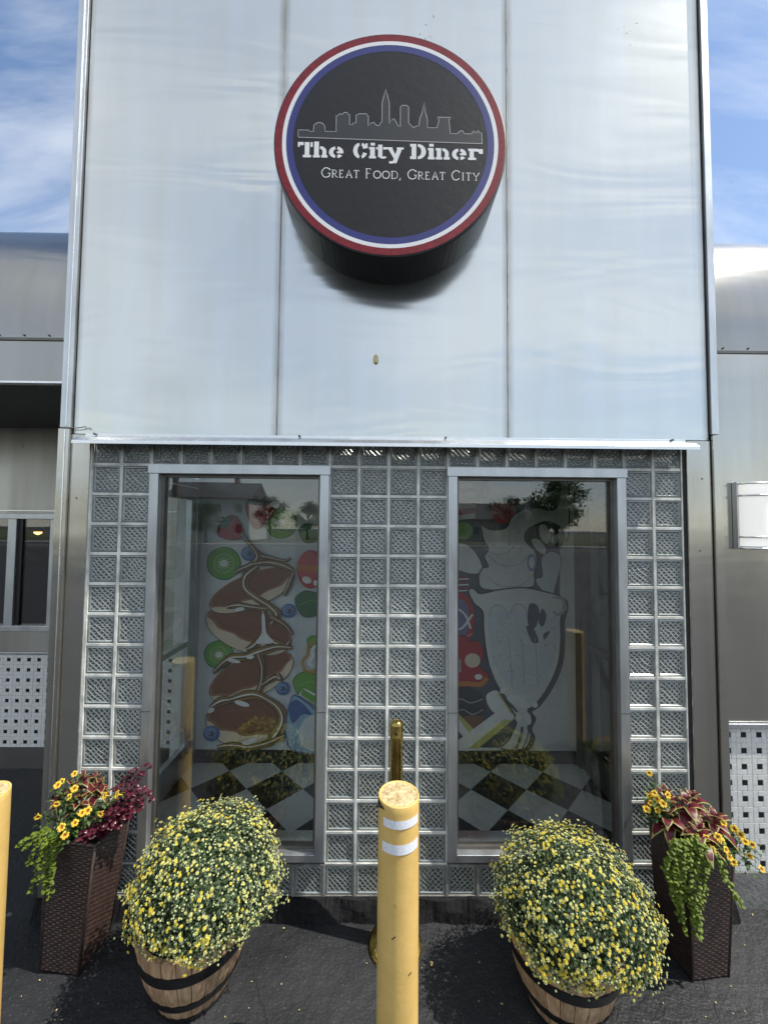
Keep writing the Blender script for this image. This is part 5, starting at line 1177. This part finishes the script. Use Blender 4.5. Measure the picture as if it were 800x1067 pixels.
def house(x, y, wd, dp, hh, ms, label):
    T_ = thing('house', (x*1.35, y-20, .1), label, 'house', 'houses across the street')
    b = MB(); b.box(-wd/2, wd/2, -dp/2, dp/2, 0, hh); b.build('wall', ms, T_, local=True)
    b = MB(); q = wd/2+.4; d = dp/2+.4
    b.add([(-q, -d, hh), (q, -d, hh), (q, d, hh), (-q, d, hh), (-q, 0, hh+dp*.32), (q, 0, hh+dp*.32)], [(0, 1, 5, 4), (2, 3, 4, 5), (1, 2, 5), (3, 0, 4), (3, 2, 1, 0)]); rf = b.build('roof', roof_m, T_, local=True)
    b = MB(); b.box(wd*.2, wd*.2+.6, -.3, .4, hh+.6, hh+dp*.32+.8); b.build('chimney', mat('brick', (.28, .12, .08), .9, var=.2, vscale=10), rf, local=True)
    for i in range(4):
        xx = -wd/2+wd*(i+.5)/4
        for z in ((.9, 3.6) if hh > 4.5 else (.9,)):
            if i == 1 and z < 1: continue
            b = MB(); b.box(xx-.5, xx+.5, dp/2+.002, dp/2+.06, z, z+1.3); fo = b.build('window', M['tile_white'], T_, local=True)
            b = MB(); b.box(xx-.42, xx+.42, dp/2+.062, dp/2+.07, z+.08, z+1.22); b.build('pane', dkg, fo, local=True)
    xx = -wd/2+wd*1.5/4; b = MB(); b.box(xx-.5, xx+.5, dp/2+.002, dp/2+.05, 0, 2.1); b.build('door', M['brown' if 0 else 'lower'], T_, local=True)
house(-17, -31, 11, 8, 5.6, sid_w, 'white two-storey house across the street, left of the entrance')
house(13.5, -35, 12, 8, 3.2, sid_t, 'tan single-storey house across the street, right of the entrance')
house(-1.5, -40, 10, 8, 5.4, sid_w, 'white house set back behind the trees opposite the entrance')
pole_m = mat('pole_wood', (.16, .12, .085), .9, var=.25, vscale=8, stretch=(6, 6, .5)); wire_m = mat('black_wire', (.02, .02, .02), .6, var=.1)
poles = [(-30, 'utility pole across the street far to the left'), (-9.2, 'utility pole across the street left of the entrance'), (17, 'utility pole across the street right of the entrance')]
for k, (x, lb) in enumerate(poles):
    T_ = thing('utility_pole', (x, -13.2, 0), lb, 'utility pole', 'utility poles along the street')
    b = MB(); b.tube([(0, 0, -.1), (0, 0, 4.5), (.03, 0, 9)], [.15, .13, .10], 12); b.build('pole', pole_m, T_, smooth=True, local=True)
    b = MB(); b.box(-.06, .06, -1.1, 1.1, 8.2, 8.32); b.box(-.06, .06, -.8, .8, 7.3, 7.4); b.build('cross_arm', pole_m, T_, local=True)
    for y in (-1, -.4, .4, 1): b = MB(); b.lathe([(.03, 8.32), (.05, 8.36), (.03, 8.42), (.04, 8.46), (.0001, 8.5)], 0, y, 8); b.build('insulator', M['tile_white'], T_, local=True)
xs = [-60, -30, -9.2, 17, 60]
for y, z in ((-14.2, 8.45), (-13.6, 8.45), (-12.8, 8.45), (-12.2, 8.45), (-13.9, 7.35), (-12.5, 7.35), (-13.2, 6.3), (-13.2, 5.6)):
    pts = []
    for a, c_ in zip(xs[:-1], xs[1:]):
        for j in range(12): t = j/12; pts.append((a+(c_-a)*t, y, z-1.0*4*t*(1-t)))
    b = MB(); b.tube(pts, .016, 5); tag(b.build('overhead_wire', wire_m, loc=(0, y, z)), 'black overhead wire strung between the utility poles', 'wire', 'overhead wires along the street')
# stop sign mirrored in the left wing window
T_ = thing('stop_sign', (-21.5, -19+4.6, 0), 'red octagonal stop sign on a thin post beside the street', 'road sign', rz=R(180))
b = MB(); b.box(-.03, .03, .0, .03, 0, 2.55); b.build('post', M['alu'], T_, local=True)
def octa(r, y, nm, mm_): b = MB(); P_ = [(r*_c(R(22.5+45*k)), r*_s(R(22.5+45*k))) for k in range(8)]; b.add([(x, y, 2.2+z) for x, z in P_]+[(x, y+.004, 2.2+z) for x, z in P_], [tuple(range(8)), tuple(range(15, 7, -1))]+[(k, 8+k, 8+(k+1) % 8, (k+1) % 8) for k in range(8)]); return b.build(nm, mm_, T_, local=True)
octa(.41, -.006, 'rim', M['tile_white']); octa(.385, -.011, 'plate', mat('stop_red', (.45, .02, .02), .5, var=.05))
A = Art(lambda x, y: (x, 2.2-y), -.012, .0002)
for k, pl in enumerate(([(.8, .12), (.5, 0), (.15, .1), (.15, .38), (.8, .6), (.8, .88), (.45, 1), (.1, .88)], None, [(.5, 0), (.15, .2), (.15, .8), (.5, 1), (.85, .8), (.85, .2), (.5, 0)], [(.15, 1), (.15, 0), (.7, .02), (.85, .25), (.7, .48), (.15, .5)])):
    x = -.30+k*.155
    if pl is None: A.stroke([(x+.01, -.12), (x+.13, -.12)], .028, 0, smooth=False); A.stroke([(x+.07, -.12), (x+.07, .12)], .028, 0, smooth=False)
    else: A.stroke([(x+p[0]*.14, -.12+p[1]*.24) for p in pl], .028, 0, smooth=False)
A.build('lettering', M['tile_white'], T_, local=True)
